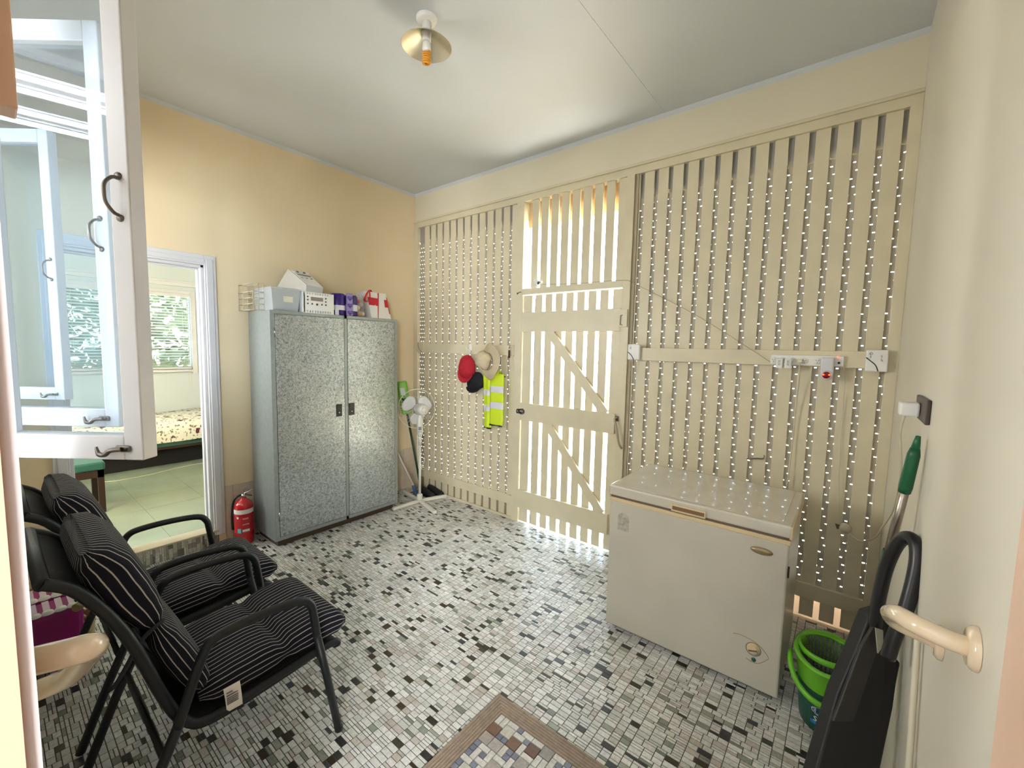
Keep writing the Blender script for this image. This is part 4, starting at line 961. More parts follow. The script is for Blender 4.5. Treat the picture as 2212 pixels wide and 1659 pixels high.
# ---- hook and hanging things
hk = thing('wall_hook', 'white plastic double hook on the left mid rail', 'hook', (0.91, -0.038, 1.6))
MB().cbox((0.905, -0.042, 1.60), (1, 0, 0), (0, 1, 0), (0, 0, 1), 0.03, 0.008, 0.06).build('plate', M_WPLAST, hk, bevel=0.003)
MB().tube(smooth_path([(0.905, -0.045, 1.585), (0.90, -0.075, 1.57), (0.897, -0.085, 1.60)]), 0.006, 8).build('hook_arm', M_WPLAST, hk)
MB().tube(smooth_path([(0.91, -0.045, 1.57), (0.925, -0.07, 1.54), (0.93, -0.078, 1.57)]), 0.006, 8).build('hook_arm', M_WPLAST, hk)
def cap(name, lbl, col, c, rx, ry, rz, tilt, bc, blen, squash=1.0, cat='cap', seed=1):
    t = thing(name, lbl, cat, c); mt = mat(name+'_cloth', col, 0.85, bump=0.5, bscale=30); c = Vector(c); rn = random.Random(seed)
    Rm = Matrix.Rotation(tilt, 3, 'Y'); m = MB(); vs = []; N1, N2 = 12, 28
    for i in range(N1+1):
        ph = (PI/2)*i/N1
        for j in range(N2):
            a = 2*PI*j/N2; k = 1+0.05*math.sin(3*a+seed)*math.sin(ph)+0.03*math.sin(7*a+seed*2)*math.sin(ph)
            p = Vector((rx*math.sin(ph)*math.cos(a)*k, -ry*math.cos(ph), rz*math.sin(ph)*math.sin(a)*k))
            vs.append(c+Rm @ p)
    fs = [(i*N2+j, i*N2+(j+1) % N2, (i+1)*N2+(j+1) % N2, (i+1)*N2+j) for i in range(N1) for j in range(N2)]
    m.add(vs, fs, True); o = m.build('crown', mt, t); s_ = o.modifiers.new('solid', 'SOLIDIFY'); s_.thickness = 0.003
    for i in range(3):
        a = PI*i/3; MB().tube([c+Rm @ Vector((rx*1.01*math.sin(q)*math.cos(a), -ry*math.cos(q)-0.001, rz*1.01*math.sin(q)*math.sin(a))) for q in [(-PI/2+PI*k/12) for k in range(13)]], 0.0012, 4).build('seam', mt, o)
    MB().lathe([(0, 0.004), (0.006, 0.003), (0.007, 0)], c+Rm @ Vector((0, -ry, 0)), (0, -1, 0), 10).build('button', mt, o)
    b = MB(); vs = []
    for i in range(5):
        f_ = i/4
        for j in range(11):
            a = PI*(1.12+0.76*j/10); rr = 1+f_*blen*math.sin(PI*(0.08+0.84*j/10))**0.6
            vs.append(c+Rm @ Vector((rx*math.cos(a)*rr*0.95, -0.02-0.03*f_+0.02*((j-5)/5)**2, rz*math.sin(a)*rr*0.95)))
    fs = [(i*11+j, i*11+j+1, (i+1)*11+j+1, (i+1)*11+j) for i in range(4) for j in range(10)]
    b.add(vs, fs, True); o2 = b.build('visor', mt, t); s_ = o2.modifiers.new('solid', 'SOLIDIFY'); s_.thickness = 0.004
    return t
cap('baseball_cap', 'dark red baseball cap hanging from the white hook', (168, 22, 38), (0.895, -0.062, 1.405), 0.10, 0.085, 0.115, 0.12, None, 0.42, seed=2)
cap('peaked_cap', 'black cap hanging partly behind the red cap', (16, 16, 20), (0.99, -0.045, 1.27), 0.115, 0.042, 0.085, -0.25, None, 0.35, seed=4)
ht = thing('bucket_hat', 'beige floppy sun hat hanging above the hi-vis vest', 'hat', (1.16, -0.05, 1.47)); M_HAT = mat('beige_canvas', (196, 180, 148), 0.85, bump=0.5, bscale=22)
m = MB(); vs = []; N1, N2 = 8, 36
cH = Vector((1.19, -0.075, 1.47))
for i in range(N1+1):
    f_ = i/N1
    for j in range(N2):
        a = 2*PI*j/N2; r = 0.06+0.075*f_
        wv = 0.018*math.sin(3*a+1)*f_
        vs.append(cH+Vector((r*0.95*math.cos(a)+0.02*f_, -0.02+wv-0.02*f_*math.cos(a), r*1.28*math.sin(a))))
fs = [(i*N2+j, i*N2+(j+1) % N2, (i+1)*N2+(j+1) % N2, (i+1)*N2+j) for i in range(N1) for j in range(N2)]
m.add(vs, fs, True); o = m.build('brim', M_HAT, ht); s_ = o.modifiers.new('solid', 'SOLIDIFY'); s_.thickness = 0.003
m = MB(); vs = []
for i in range(9):
    ph = PI/2*i/8
    for j in range(28):
        a = 2*PI*j/28; k = 1+0.09*math.sin(4*a)*math.sin(ph)+0.05*math.sin(9*a)
        vs.append(cH+Vector((-0.045+0.085*math.sin(ph)*math.cos(a)*k, -0.03-0.075*math.cos(ph), 0.01+0.085*math.sin(ph)*math.sin(a)*k)))
fs = [(i*28+j, i*28+(j+1) % 28, (i+1)*28+(j+1) % 28, (i+1)*28+j) for i in range(8) for j in range(28)]
m.add(vs, fs, True); o = m.build('crown', M_HAT, ht); s_ = o.modifiers.new('solid', 'SOLIDIFY'); s_.thickness = 0.003
MB().tube(smooth_path([(1.12, -0.16, 1.53), (1.16, -0.165, 1.49), (1.13, -0.165, 1.44), (1.17, -0.16, 1.39)]), 0.005, 6).build('fold', M_HAT, ht)
vt = thing('safety_vest', 'yellow hi-vis vest with silver bands hanging below the beige hat', 'vest', (1.23, -0.05, 1.4))
M_HV = mat('hi_vis_yellow', (206, 226, 40), 0.7, bump=0.4, bscale=18)
def vest_strip(x0, x1, zt, zb, y, amp, ph):
    m = MB(); vs = []; n1, n2 = 24, 10
    for i in range(n1+1):
        f_ = i/n1
        for j in range(n2+1):
            g = j/n2; vs.append((x0(f_)+(x1(f_)-x0(f_))*g, y-0.012*math.sin(g*PI)-amp*math.sin(g*7+ph+f_*1.5), zt+(zb-zt)*f_))
    fs = [(i*(n2+1)+j, i*(n2+1)+j+1, (i+1)*(n2+1)+j+1, (i+1)*(n2+1)+j) for i in range(n1) for j in range(n2)]
    m.add(vs, fs, True); return m, n2
def vest_piece(x0, x1, zt, zb, y, amp, ph, bands):
    def sub(z0_, z1_):
        f0, f1 = (zt-z0_)/(zt-zb), (zt-z1_)/(zt-zb)
        m, _ = vest_strip(lambda f: x0(f0+(f1-f0)*f), lambda f: x1(f0+(f1-f0)*f), z0_, z1_, y-0.002, amp, ph); return m
    m, _ = vest_strip(x0, x1, zt, zb, y, amp, ph)
    o = m.build('front_panel', M_HV, vt); s_ = o.modifiers.new('solid', 'SOLIDIFY'); s_.thickness = 0.004
    for a, b_ in bands:
        q = sub(a, b_); o2 = q.build('reflective_band', mat('silver_band', (216, 212, 220), 0.35), o); s2 = o2.modifiers.new('solid', 'SOLIDIFY'); s2.thickness = 0.005
    e = sub(zb+0.008, zb-0.002).build('black_hem', M_DARK, o); s3 = e.modifiers.new('solid', 'SOLIDIFY'); s3.thickness = 0.007
vest_piece(lambda f: 1.20+0.0*f, lambda f: 1.362-0.01*max(0, f-0.9)*10, 1.36, 0.875, -0.065, 0.004, 0.5, ((1.245, 1.185), (1.095, 1.035)))
vest_piece(lambda f: 1.095+0.018*f, lambda f: 1.20+0.0*f, 1.36, 0.835, -0.05, 0.006, 2.0, ((1.20, 1.145), (1.055, 1.0)))
MB().tube(smooth_path([(1.31, -0.062, 1.385), (1.30, -0.07, 1.33), (1.285, -0.068, 1.28)]), 0.004, 6).build('binding', M_DARK, vt)
MB().tube(smooth_path([(1.32, -0.066, 1.375), (1.35, -0.066, 1.345), (1.375, -0.06, 1.335)]), 0.004, 6).build('binding', M_DARK, vt)
m = MB(); m.prism([(1.27, -0.06, 1.36), (1.31, -0.06, 1.40), (1.335, -0.06, 1.36)], (0, 0, 0), (0, -0.006, 0)); m.build('shoulder', M_HV, vt)
ky = thing('key_hook', 'dark key tag on a small hook beside the door post', 'key tag', (1.41, -0.038, 1.6))
MB().tube(smooth_path([(1.405, -0.038, 1.605), (1.41, -0.06, 1.60), (1.415, -0.055, 1.63)]), 0.003, 6).build('hook', M_PEWTER, ky)
MB().cbox((1.408, -0.058, 1.545), (1, 0, 0), (0, 1, 0), (0, 0, 1), 0.02, 0.01, 0.07).build('tag', mat('dark_red_tag', (70, 20, 24), 0.5), ky, bevel=0.004)
MB().tube([(1.408, -0.058, 1.595+0.0)+Vector((0.012*math.cos(a), 0, 0.014*math.sin(a))) if False else Vector((1.408+0.012*math.cos(a), -0.058, 1.592+0.014*math.sin(a))) for a in [2*PI*i/12 for i in range(12)]], 0.0015, 5, closed=True).build('ring', M_CHROME, ky)
rb = thing('rail_bracket', 'folded cream timber bracket at the left end of the mid rail', 'bracket', (0.1, -0.04, 1.58))
MB().box((0.115, -0.052, 1.525), (0.15, -0.038, 1.64)).box((0.15, -0.056, 1.53), (0.215, -0.038, 1.645)).build('block', M_SLAT, rb, bevel=0.003)
MB().tube(smooth_path([(0.125, -0.056, 1.64), (0.14, -0.06, 1.58), (0.2, -0.06, 1.53)]), 0.002, 5).build('wire', M_DARK, rb)
# ---- wireless boxes, power boards, sensor
def txt(s_, par, x, z, size, y, rot=0, mt=M_DARK): text_mesh(s_, 'marking', mt, par, (x, y, z), (math.cos(rot), 0, math.sin(rot)), (-math.sin(rot), 0, math.cos(rot)), size)
b1 = thing('sensor_box', 'white wireless box with a black swoosh on the door post', 'sensor', (2.578, -0.038, 1.585))
o = MB().box((2.533, -0.066, 1.533), (2.625, -0.038, 1.648)).build('case', M_WPLAST, b1, bevel=0.008)
MB().tube(smooth_path([(2.533, -0.067, 1.59), (2.555, -0.067, 1.575), (2.575, -0.067, 1.55), (2.582, -0.067, 1.532)]), 0.0025, 6).build('swoosh', M_DARK, o)
txt('1.52', o, 2.556, 1.625, 0.017, -0.0672, -PI/2); MB().tube(smooth_path([(2.56, -0.05, 1.533), (2.565, -0.045, 1.48), (2.548, -0.03, 1.45)]), 0.002, 5).build('lead', M_CORD, b1)
b2 = thing('junction_box', 'white marked box with a black swoosh at the right end of the mid rail', 'sensor', (3.937, -0.038, 1.575))
o = MB().box((3.883, -0.062, 1.515), (3.975, -0.038, 1.632)).build('case', M_WPLAST, b2, bevel=0.006)
MB().tube(smooth_path([(3.884, -0.063, 1.59), (3.90, -0.063, 1.575), (3.925, -0.063, 1.55), (3.937, -0.063, 1.518)]), 0.0025, 6).build('swoosh', M_DARK, o)
txt('G', o, 3.903, 1.612, 0.02, -0.0632, -PI/2); txt('1', o, 3.903, 1.594, 0.02, -0.0632, 0); txt('on off', o, 3.948, 1.588, 0.014, -0.0632, -PI/2, mat('grey_ink', (0, 0, 0)))
pb = thing('power_board', 'white four-outlet power board screwed to the right mid rail', 'power board', (3.6, -0.038, 1.57))
o = MB().box((3.44, -0.06, 1.535), (3.792, -0.038, 1.595)).build('board', M_WPLAST, pb, bevel=0.006)
for i, xx in enumerate((3.458, 3.505, 3.555, 3.612, 3.672)):
    f_ = MB().lathe([(0, 0.004), (0.017, 0.004), (0.019, 0)], (xx, -0.06, 1.562), (0, -1, 0), 18).build('outlet', M_WPLAST, o)
    for dx, dz, rt_ in ((-0.006, 0.004, 0.5), (0.006, 0.004, -0.5), (0, -0.008, 0)):
        MB().cbox((xx+dx, -0.0645, 1.562+dz), (math.cos(rt_), 0, math.sin(rt_)), (0, 1, 0), (-math.sin(rt_), 0, math.cos(rt_)), 0.0018, 0.001, 0.007).build('slot', M_DARK, f_)
MB().lathe([(0, 0.003), (0.006, 0.003), (0.006, 0)], (3.77, -0.06, 1.556), (0, -1, 0), 12).build('reset_button', M_DARK, o)
M_LED = mat('red_led', (255, 60, 30), 0.4, emit=6)
MB().lathe([(0, 0.003), (0.004, 0.002), (0.005, 0)], (3.765, -0.06, 1.588), (0, -1, 0), 10).build('indicator', M_LED, o)
for i, xx in enumerate((3.492, 3.535)):
    t = thing('plug_adaptor', ('left' if i == 0 else 'right')+' one of two white plug-in adaptors in the power board', 'adaptor', (xx, -0.064, 1.55), 'plug-in adaptors on the power board')
    c_ = MB().box((xx-0.017, -0.10, 1.515), (xx+0.017, -0.0645, 1.575)).build('case', M_WPLAST, t, bevel=0.005)
    txt('52.25' if i == 0 else '22.25', c_, xx, 1.547, 0.014, -0.1004, -PI/2)
t = thing('insect_repeller', 'light grey plug-in unit with a glowing red lens in the power board', 'plug-in device', (3.718, -0.064, 1.53))
m = MB(); m.box((3.69, -0.10, 1.49), (3.75, -0.0645, 1.585)); c_ = m.build('case', mat('pale_grey_plastic', (206, 206, 208), 0.4), t, bevel=0.008)
MB().lathe([(0, 0.012), (0.024, 0.010), (0.030, 0.0)], (3.72, -0.096, 1.487), (0, -1, 0), 22).build('lens_ring', mat('pale_grey_plastic', (0, 0, 0)), c_)
MB().lathe([(0, 0.006), (0.012, 0.005), (0.019, 0.0)], (3.72, -0.108, 1.487), (0, -1, 0), 20).build('lens', mat('dark_red_lens', (130, 16, 20), 0.2), c_)
for s_ in (-1, 1): MB().lathe([(0, 0.004), (0.004, 0.003), (0.005, 0)], (3.72+s_*0.013, -0.1115, 1.489), (0, -1, 0), 10).build('indicator', M_LED, c_)
t = thing('plug', 'cream mains plug with its lead in the power board', 'plug', (3.59, -0.07, 1.56))
MB().box((3.578, -0.09, 1.55), (3.604, -0.064, 1.572)).build('body', M_CORD, t, bevel=0.004)
MB().tube(smooth_path([(3.591, -0.085, 1.552), (3.592, -0.06, 1.48), (3.585, -0.03, 1.30), (3.582, -0.02, 1.1), (3.575, -0.03, 0.9), (3.572, -0.03, 0.80)]), 0.0035, 7).build('lead', M_CORD, t)
t = thing('hanging_lead', 'thin cream lead hanging from the board down the right slats', 'cord', (3.81, -0.02, 1.5))
MB().tube(smooth_path([(3.79, -0.05, 1.54), (3.802, -0.03, 1.48), (3.805, -0.01, 1.30), (3.81, -0.01, 1.05), (3.815, -0.02, 0.9), (3.83, -0.015, 0.7), (3.84, -0.04, 0.62)]), 0.002, 5).build('flex', M_CORD, t)
t = thing('string', 'thin cream string from the doorway transom down to the power board', 'cord', (2.5, -0.03, 2.1))
MB().tube(smooth_path([(1.74, -0.045, 2.14), (2.1, -0.03, 2.125), (2.45, -0.03, 2.12), (2.56, -0.03, 2.08), (3.0, -0.03, 1.84), (3.44, -0.06, 1.55)]), 0.0016, 5).build('cord', mat('tan_string', (150, 138, 112), 0.7), t)
t = thing('motion_sensor', 'small white cylindrical sensor on the transom above the slatted door', 'sensor', (1.72, -0.03, 2.15))
MB().tube([(1.675, -0.045, 2.13), (1.675, -0.045, 2.185)], 0.02, 14).build('barrel', M_WPLAST, t); MB().tube([(1.675, -0.045, 2.165), (1.74, -0.05, 2.16)], 0.012, 10).build('arm', M_WPLAST, t)
MB().tube([(1.675, -0.045, 2.185), (1.62, -0.03, 2.21)], 0.003, 6).build('lead', M_WPLAST, t); MB().lathe([(0, 0.006), (0.013, 0.003), (0.014, 0)], (1.715, -0.062, 2.152), (0, -1, 0), 10).build('lens', M_PEWTER, t)
t = thing('cup_hook', 'small dark hook high on the post left of the door', 'hook', (1.49, -0.03, 2.09)); MB().tube(smooth_path([(1.50, -0.02, 2.095), (1.495, -0.045, 2.09), (1.48, -0.05, 2.075), (1.475, -0.045, 2.09)]), 0.003, 6).build('hook', M_DARK, t)
t = thing('latch_hook', 'small metal latch hook on the slats above the freezer', 'hook', (3.4, -0.01, 0.93))
MB().tube(smooth_path([(3.345, -0.006, 0.925), (3.36, -0.02, 0.93), (3.40, -0.02, 0.94), (3.435, -0.015, 0.945), (3.438, -0.01, 0.965)]), 0.004, 6).build('hook', M_PEWTER, t)

# ---- chest freezer
A = math.radians(-0.5)
FX0, FY0, FWd, FD, FHt = 2.808, -0.862, 0.862, 0.60, 0.848
fz = thing('chest_freezer', 'old white chest freezer with stained lid and round dial', 'freezer', (FX0+FWd/2, FY0+FD/2, 0))
M_FZ = mat('aged_white_enamel', (190, 183, 166), 0.32, noise=0.05, nscale=4, coat=0.15); M_FL = mat('aged_lid_plastic', (196, 188, 170), 0.22, noise=0.05, nscale=6, coat=0.3); M_YEL = mat('yellowed_trim', (206, 184, 142), 0.4)
MB().box((FX0+0.004, FY0+0.006, 0.03), (FX0+FWd-0.004, FY0+FD, 0.76)).build('body', M_FZ, fz, bevel=0.008)
MB().box((FX0+0.03, FY0+0.05, 0.0), (FX0+FWd-0.03, FY0+FD-0.03, 0.03)).build('base', M_DARK, fz)
MB().box((FX0, FY0+0.0, 0.757), (FX0+FWd, FY0+FD, 0.778)).build('top_trim', M_YEL, fz, bevel=0.004)
MB().box((FX0+0.008, FY0+0.008, 0.778), (FX0+FWd-0.008, FY0+FD-0.004, 0.790)).build('gasket', mat('brown_gasket', (104, 84, 68), 0.7), fz)
lid = MB().box((FX0-0.003, FY0-0.003, 0.790), (FX0+FWd+0.003, FY0+FD, 0.846)).build('lid', M_FL, fz, bevel=0.008)
MB().box((FX0+0.02, FY0+0.02, 0.8462), (FX0+FWd-0.035, FY0+FD-0.03, 0.8485)).build('lid_panel', M_FL, lid, bevel=0.001)
MB().box((FX0-0.006, FY0-0.0, 0.782), (FX0+0.006, FY0+FD, 0.84)).build('edge_trim', M_YEL, lid, bevel=0.003); MB().box((FX0+FWd-0.006, FY0-0.002, 0.785), (FX0+FWd+0.006, FY0+FD, 0.842)).build('edge_trim', M_YEL, lid, bevel=0.003)
hx = 3.238
MB().box((hx-0.085, FY0-0.012, 0.786), (hx+0.082, FY0-0.002, 0.824)).build('handle', M_YEL, lid, bevel=0.006)
MB().box((hx-0.078, FY0-0.0135, 0.797), (hx+0.075, FY0-0.0118, 0.816)).build('handle_recess', mat('brown_recess', (120, 92, 62), 0.8), lid, bevel=0.005)
m = MB(); m.lathe([(0, 0.006), (0.9, 0.006), (1.0, 0.0)], (0, 0, 0), (0, -1, 0), 26)
m.v = [(3.562+x*0.046, y+FY0+0.004, 0.70+z*0.0165) for x, y, z in m.v]
m.build('badge', mat('dull_gold_badge', (150, 132, 96), 0.35, 0.4), fz)
text_mesh('~', 'badge_script', mat('badge_dark', (110, 94, 64), 0.4), fz, (3.562, FY0-0.0025, 0.70), (1, 0, 0), (0, 0, 1), 0.02)
pl = [(3.47, 0.262), (3.50, 0.268), (3.55, 0.262), (3.59, 0.243), (3.618, 0.212), (3.615, 0.198), (3.585, 0.165), (3.56, 0.158), (3.53, 0.165)]
MB().tube(smooth_path([(a, FY0+0.005, b_) for a, b_ in pl], 3), 0.0012, 5).build('dial_outline', mat('ochre_line', (168, 140, 86), 0.6), fz)
MB().lathe([(0, 0.016), (0.016, 0.016), (0.02, 0.012), (0.026, 0.002), (0.028, 0)], (3.558, FY0+0.006, 0.222), (0, -1, 0), 22).build('dial', M_YEL, fz)
MB().lathe([(0.032, 0.0015), (0.030, 0.0015)], (3.558, FY0+0.0055, 0.222), (0, -1, 0), 22).build('dial_ring', M_DARK, fz)
MB().cbox((3.558, FY0-0.011, 0.222), (1, 0, 0.3), (0, 1, 0), (-0.3, 0, 1), 0.036, 0.004, 0.006).build('pointer', M_HOLE, fz)
MB().lathe([(0, 0.003), (0.009, 0.003), (0.010, 0)], (3.562, FY0+0.006, 0.172), (0, -1, 0), 16).build('pilot_lamp', mat('dark_green_lamp', (30, 80, 70), 0.3), fz)
m = MB(); ol = [(2.862+0.0, 0.60), (2.862, 0.67), (2.868, 0.69), (2.885, 0.70), (2.905, 0.70), (2.922, 0.685), (2.928, 0.66), (2.928, 0.60)]
m.prism([(a, FY0+0.0058, b_) for a, b_ in ol], (0, 0, 0), (0, -0.0012, 0)); m.build('sticker_residue', mat('sticker_residue', (172, 166, 150), 0.9, noise=0.25, nscale=60), fz)
m = MB(); m.box((FX0+FWd-0.004, FY0+0.005, 0.61), (FX0+FWd-0.0005+0.003, FY0+0.014, 0.66)); m.build('rust_chip', mat('rust', (60, 34, 24), 0.9), fz)

# ---- ceiling lamp
LX, LY = 2.05, -1.56
lp = thing('ceiling_lamp', 'metal coolie shade lamp with an amber spiral bulb on the ceiling', 'ceiling light', (LX, LY, H-0.004))
MB().lathe([(0, -0.022), (0.045, -0.020), (0.052, -0.010), (0.052, 0.0)], (LX, LY, H-0.004), (0, 0, 1), 26).build('ceiling_rose', M_WPLAST, lp)
MB().tube([(LX, LY, H-0.02), (LX, LY, H-0.115)], 0.022, 14).build('lamp_holder', M_WPLAST, lp)
m = MB(); m.lathe([(0.024, 0.0), (0.045, -0.006), (0.10, -0.045), (0.122, -0.062), (0.124, -0.064)], (LX, LY, H-0.075), (0, 0, 1), 40)
o = m.build('shade', mat('satin_cream_metal', (196, 186, 160), 0.35, 0.5), lp); s_ = o.modifiers.new('solid', 'SOLIDIFY'); s_.thickness = 0.0015
BZ = H-0.115
MB().lathe([(0, 0), (0.016, 0), (0.02, -0.01), (0.022, -0.035), (0.018, -0.045), (0, -0.045)], (LX, LY, BZ), (0, 0, 1), 16).build('bulb_base', M_WPLAST, lp)
sp_ = [Vector((LX+0.016*math.cos(t_), LY+0.016*math.sin(t_), BZ-0.05-0.055*t_/(10*PI))) for t_ in [k*10*PI/90 for k in range(91)]]
MB().tube(sp_, 0.0062, 8).build('spiral_tube', mat('amber_tube', (206, 138, 30), 0.35), lp)

# ---- right-hand corner: power point, cord, mop, dustpan, spin bucket
t = thing('power_point', 'brown power point with a white plug on the right wall', 'power point', (RW, -1.15, 1.44))
o = MB().box((RW-0.012, -1.275, 1.395), (RW-0.0005, -1.03, 1.47)).build('cover_plate', mat('dark_brown_plastic', (58, 44, 40), 0.4), t, bevel=0.003)
t = thing('wall_plug', 'white plug and long cord running from the brown power point', 'plug', (RW-0.03, -1.12, 1.43))
MB().box((RW-0.062, -1.16, 1.405), (RW-0.0125, -1.10, 1.45)).build('body', M_WPLAST, t, bevel=0.006)
MB().tube(smooth_path([(RW-0.045, -1.13, 1.41), (RW-0.05, -1.10, 1.34), (RW-0.03, -1.0, 1.18), (RW-0.02, -0.75, 0.98), (RW-0.03, -0.45, 0.80), (3.98, -0.2, 0.66), (3.93, -0.08, 0.585), (3.885, -0.05, 0.60), (3.86, -0.045, 0.625)], 8), 0.004, 7).build('cord', M_CORD, t)
MB().lathe([(0, 0.03), (0.014, 0.028), (0.026, 0.012), (0.028, -0.01), (0.018, -0.02), (0, -0.02)], (3.862, -0.05, 0.628), (-0.3, -0.9, -0.3), 14).build('socket', M_CORD, t)
m = MB(); m.prism([(3.845, -0.05, 0.64), (3.815, -0.05, 0.645), (3.825, -0.05, 0.615), (3.85, -0.05, 0.622)], (0, 0, 0), (0, -0.004, 0)); m.build('flap', mat('brown_tab', (110, 90, 70), 0.7), t)
# spin bucket
BX, BY = 3.83, -0.80
bk = thing('spin_mop_bucket', 'lime and dark green spin mop bucket between freezer and right wall', 'bucket', (BX, BY, 0))
M_LIME = mat('lime_plastic', (110, 186, 44), 0.3); M_DG = mat('dark_green_plastic', (22, 84, 66), 0.3)
def oval(prof, n=36, sx=0.82, sy=1.18):
    m = MB(); m.lathe(prof, (0, 0, 0), (0, 0, 1), n); m.v = [(BX+x*sx, BY+y*sy, z) for x, y, z in m.v]; return m
oval([(0, 0.004), (0.095, 0.004), (0.105, 0.01), (0.122, 0.16), (0.128, 0.20)]).build('lower_tub', M_DG, bk)
oval([(0.128, 0.20), (0.134, 0.285), (0.150, 0.297), (0.152, 0.305), (0.140, 0.309), (0.124, 0.300), (0.122, 0.285), (0.118, 0.20), (0.10, 0.05), (0, 0.04)]).build('upper_tub', M_LIME, bk)
ob_ = MB(); ob_.lathe([(0.098, 0.305), (0.104, 0.312), (0.112, 0.306), (0.112, 0.29)], (BX, BY+0.03, 0), (0, 0, 1), 30); ob_.build('basket_rim', M_LIME, bk)
sbk = MB(); N2 = 40
for i in range(6):
    z0_, z1_ = 0.30-0.022*i, 0.30-0.022*i-0.017; r_ = 0.098-0.003*i
    for j in range(N2):
        a0, a1 = 2*PI*j/N2, 2*PI*(j+0.62)/N2
        sbk.add([(BX+r_*math.cos(a0), BY+0.03+r_*math.sin(a0), z0_), (BX+r_*math.cos(a1), BY+0.03+r_*math.sin(a1), z0_), (BX+r_*math.cos(a1), BY+0.03+r_*math.sin(a1), z1_), (BX+r_*math.cos(a0), BY+0.03+r_*math.sin(a0), z1_)], [(0, 1, 2, 3)])
    sbk.lathe([(r_, z1_), (r_-0.001, z1_-0.005)], (BX, BY+0.03, 0), (0, 0, 1), N2)
sbk.build('spin_basket', mat('grey_basket_mesh', (116, 118, 110), 0.5), bk, kind='stuff')
MB().lathe([(0, 0.165), (0.085, 0.165), (0.088, 0.18)], (BX, BY+0.03, 0), (0, 0, 1), 26).build('basket_floor', M_DARK, bk)
hpts = [Vector((BX+0.132*math.cos(a), BY-0.02-0.165*math.sin(a)*1.0, 0.265-0.085*math.sin(a))) for a in [PI*k/20 for k in range(21)]]
MB().tube(hpts, 0.0105, 8, flat=1.5).build('carry_handle', M_LIME, bk)
bfd = Vector((-0.35, -1, 0)).normalized(); bsd = Vector((1, -0.35, 0)).normalized()
def onb(a, z, w, h, name, mt, par):
    ang = a/0.13; d_ = (bfd*math.cos(ang)+bsd*math.sin(ang)); r_ = 0.105+0.11*(z-0.01)
    p = Vector((BX+d_.x*r_*0.86, BY+d_.y*r_*1.19, z)); return p, d_
lab = MB()
vs = []
for i in range(9):
    for k_ in range(2):
        z = 0.035+k_*0.115; a = -1.45+1.5*i/8; d_ = Vector((math.cos(a-0.35), math.sin(a-0.35), 0)); r_ = (0.1055+(0.122-0.105)*(z-0.01)/0.15)+0.0015
        vs.append((BX+d_.x*r_*0.82, BY+d_.y*r_*1.18, z))
lab.add(vs, [(i*2, i*2+2, i*2+3, i*2+1) for i in range(8)], True)
lo = lab.build('label', mat('teal_label', (18, 92, 84), 0.35), bk)
def bl_pt(a, z, off=0.003):
    d_ = Vector((math.cos(a), math.sin(a), 0)); r_ = (0.1055+(0.122-0.105)*(z-0.01)/0.15)+off; return Vector((BX+d_.x*r_*0.82, BY+d_.y*r_*1.18, z))
def patch(a0, a1, z0_, z1_, mt, name, off=0.0035, oval_=False):
    m = MB(); n = 16
    ac, zc = (a0+a1)/2, (z0_+z1_)/2
    if oval_: P_ = [bl_pt(ac+(a1-a0)/2*math.cos(2*PI*i/n), zc+(z1_-z0_)/2*math.sin(2*PI*i/n), off) for i in range(n)]
    else: P_ = [bl_pt(a0, z0_, off), bl_pt(ac, z0_, off), bl_pt(a1, z0_, off), bl_pt(a1, z1_, off), bl_pt(ac, z1_, off), bl_pt(a0, z1_, off)]
    m.add(P_, [tuple(range(len(P_)))]); return m.build(name, mt, lo)
patch(-2.05, -1.75, 0.142, 0.158, mat('coral_print', (214, 84, 66), 0.5), 'coral_flash')
patch(-1.98, -1.25, 0.098, 0.138, mat('pale_oval', (186, 196, 200), 0.4), 'logo_oval', oval_=True)
def btxt(s_, a, z, size, mt, off):
    d_ = bl_pt(a+0.1, z)-bl_pt(a-0.1, z); text_mesh(s_, 'lettering', mt, lo, bl_pt(a, z, off), d_.normalized(), (0, 0, 1), size, 0.0004)
btxt('Sabco', -1.62, 0.118, 0.027, mat('navy_ink', (30, 44, 80), 0.5), 0.007); btxt('Spin', -1.62, 0.082, 0.03, M_WPLAST, 0.006)
patch(-2.0, -1.3, 0.05, 0.066, mat('blue_print', (40, 120, 190), 0.4), 'blue_flash')
# flat mop leaning on the right wall
mo = thing('spin_mop', 'steel mop handle with dark green grips leaning in the right corner', 'mop', (3.86, -0.95, 0))
A0, A1 = Vector((3.885, -1.02, 0.03)), Vector((3.995, -1.28, 1.36))
def al(f_): return A0.lerp(A1, f_)
MB().tube([al(0.03), al(0.66)], 0.0105, 12).build('lower_pole', M_CHROME, mo); MB().tube([al(0.66), al(0.90)], 0.0125, 12).build('upper_pole', mat('brushed_steel', (170, 160, 150), 0.3, 1.0), mo)
M_GG = mat('grip_green', (14, 88, 52), 0.4)
MB().tube([al(0.86), al(0.875), al(0.955), al(0.97)], [0.016, 0.0175, 0.016, 0.012], 14).build('top_grip', M_GG, mo); MB().tube([al(0.965), al(0.985), al(1.0)], [0.012, 0.009, 0.006], 12).build('hanging_cap', M_GG, mo)
MB().tube([al(0.615), al(0.70)], 0.0165, 14).build('middle_grip', M_GG, mo); MB().tube([al(0.335), al(0.37)], 0.0145, 12).build('lime_collar', M_LIME, mo)
MB().lathe([(0, 0), (0.06, 0.0), (0.065, 0.012), (0.02, 0.03), (0, 0.035)], (3.885, -1.02, 0.002), (0, 0, 1), 20).build('mop_plate', M_DG, mo)
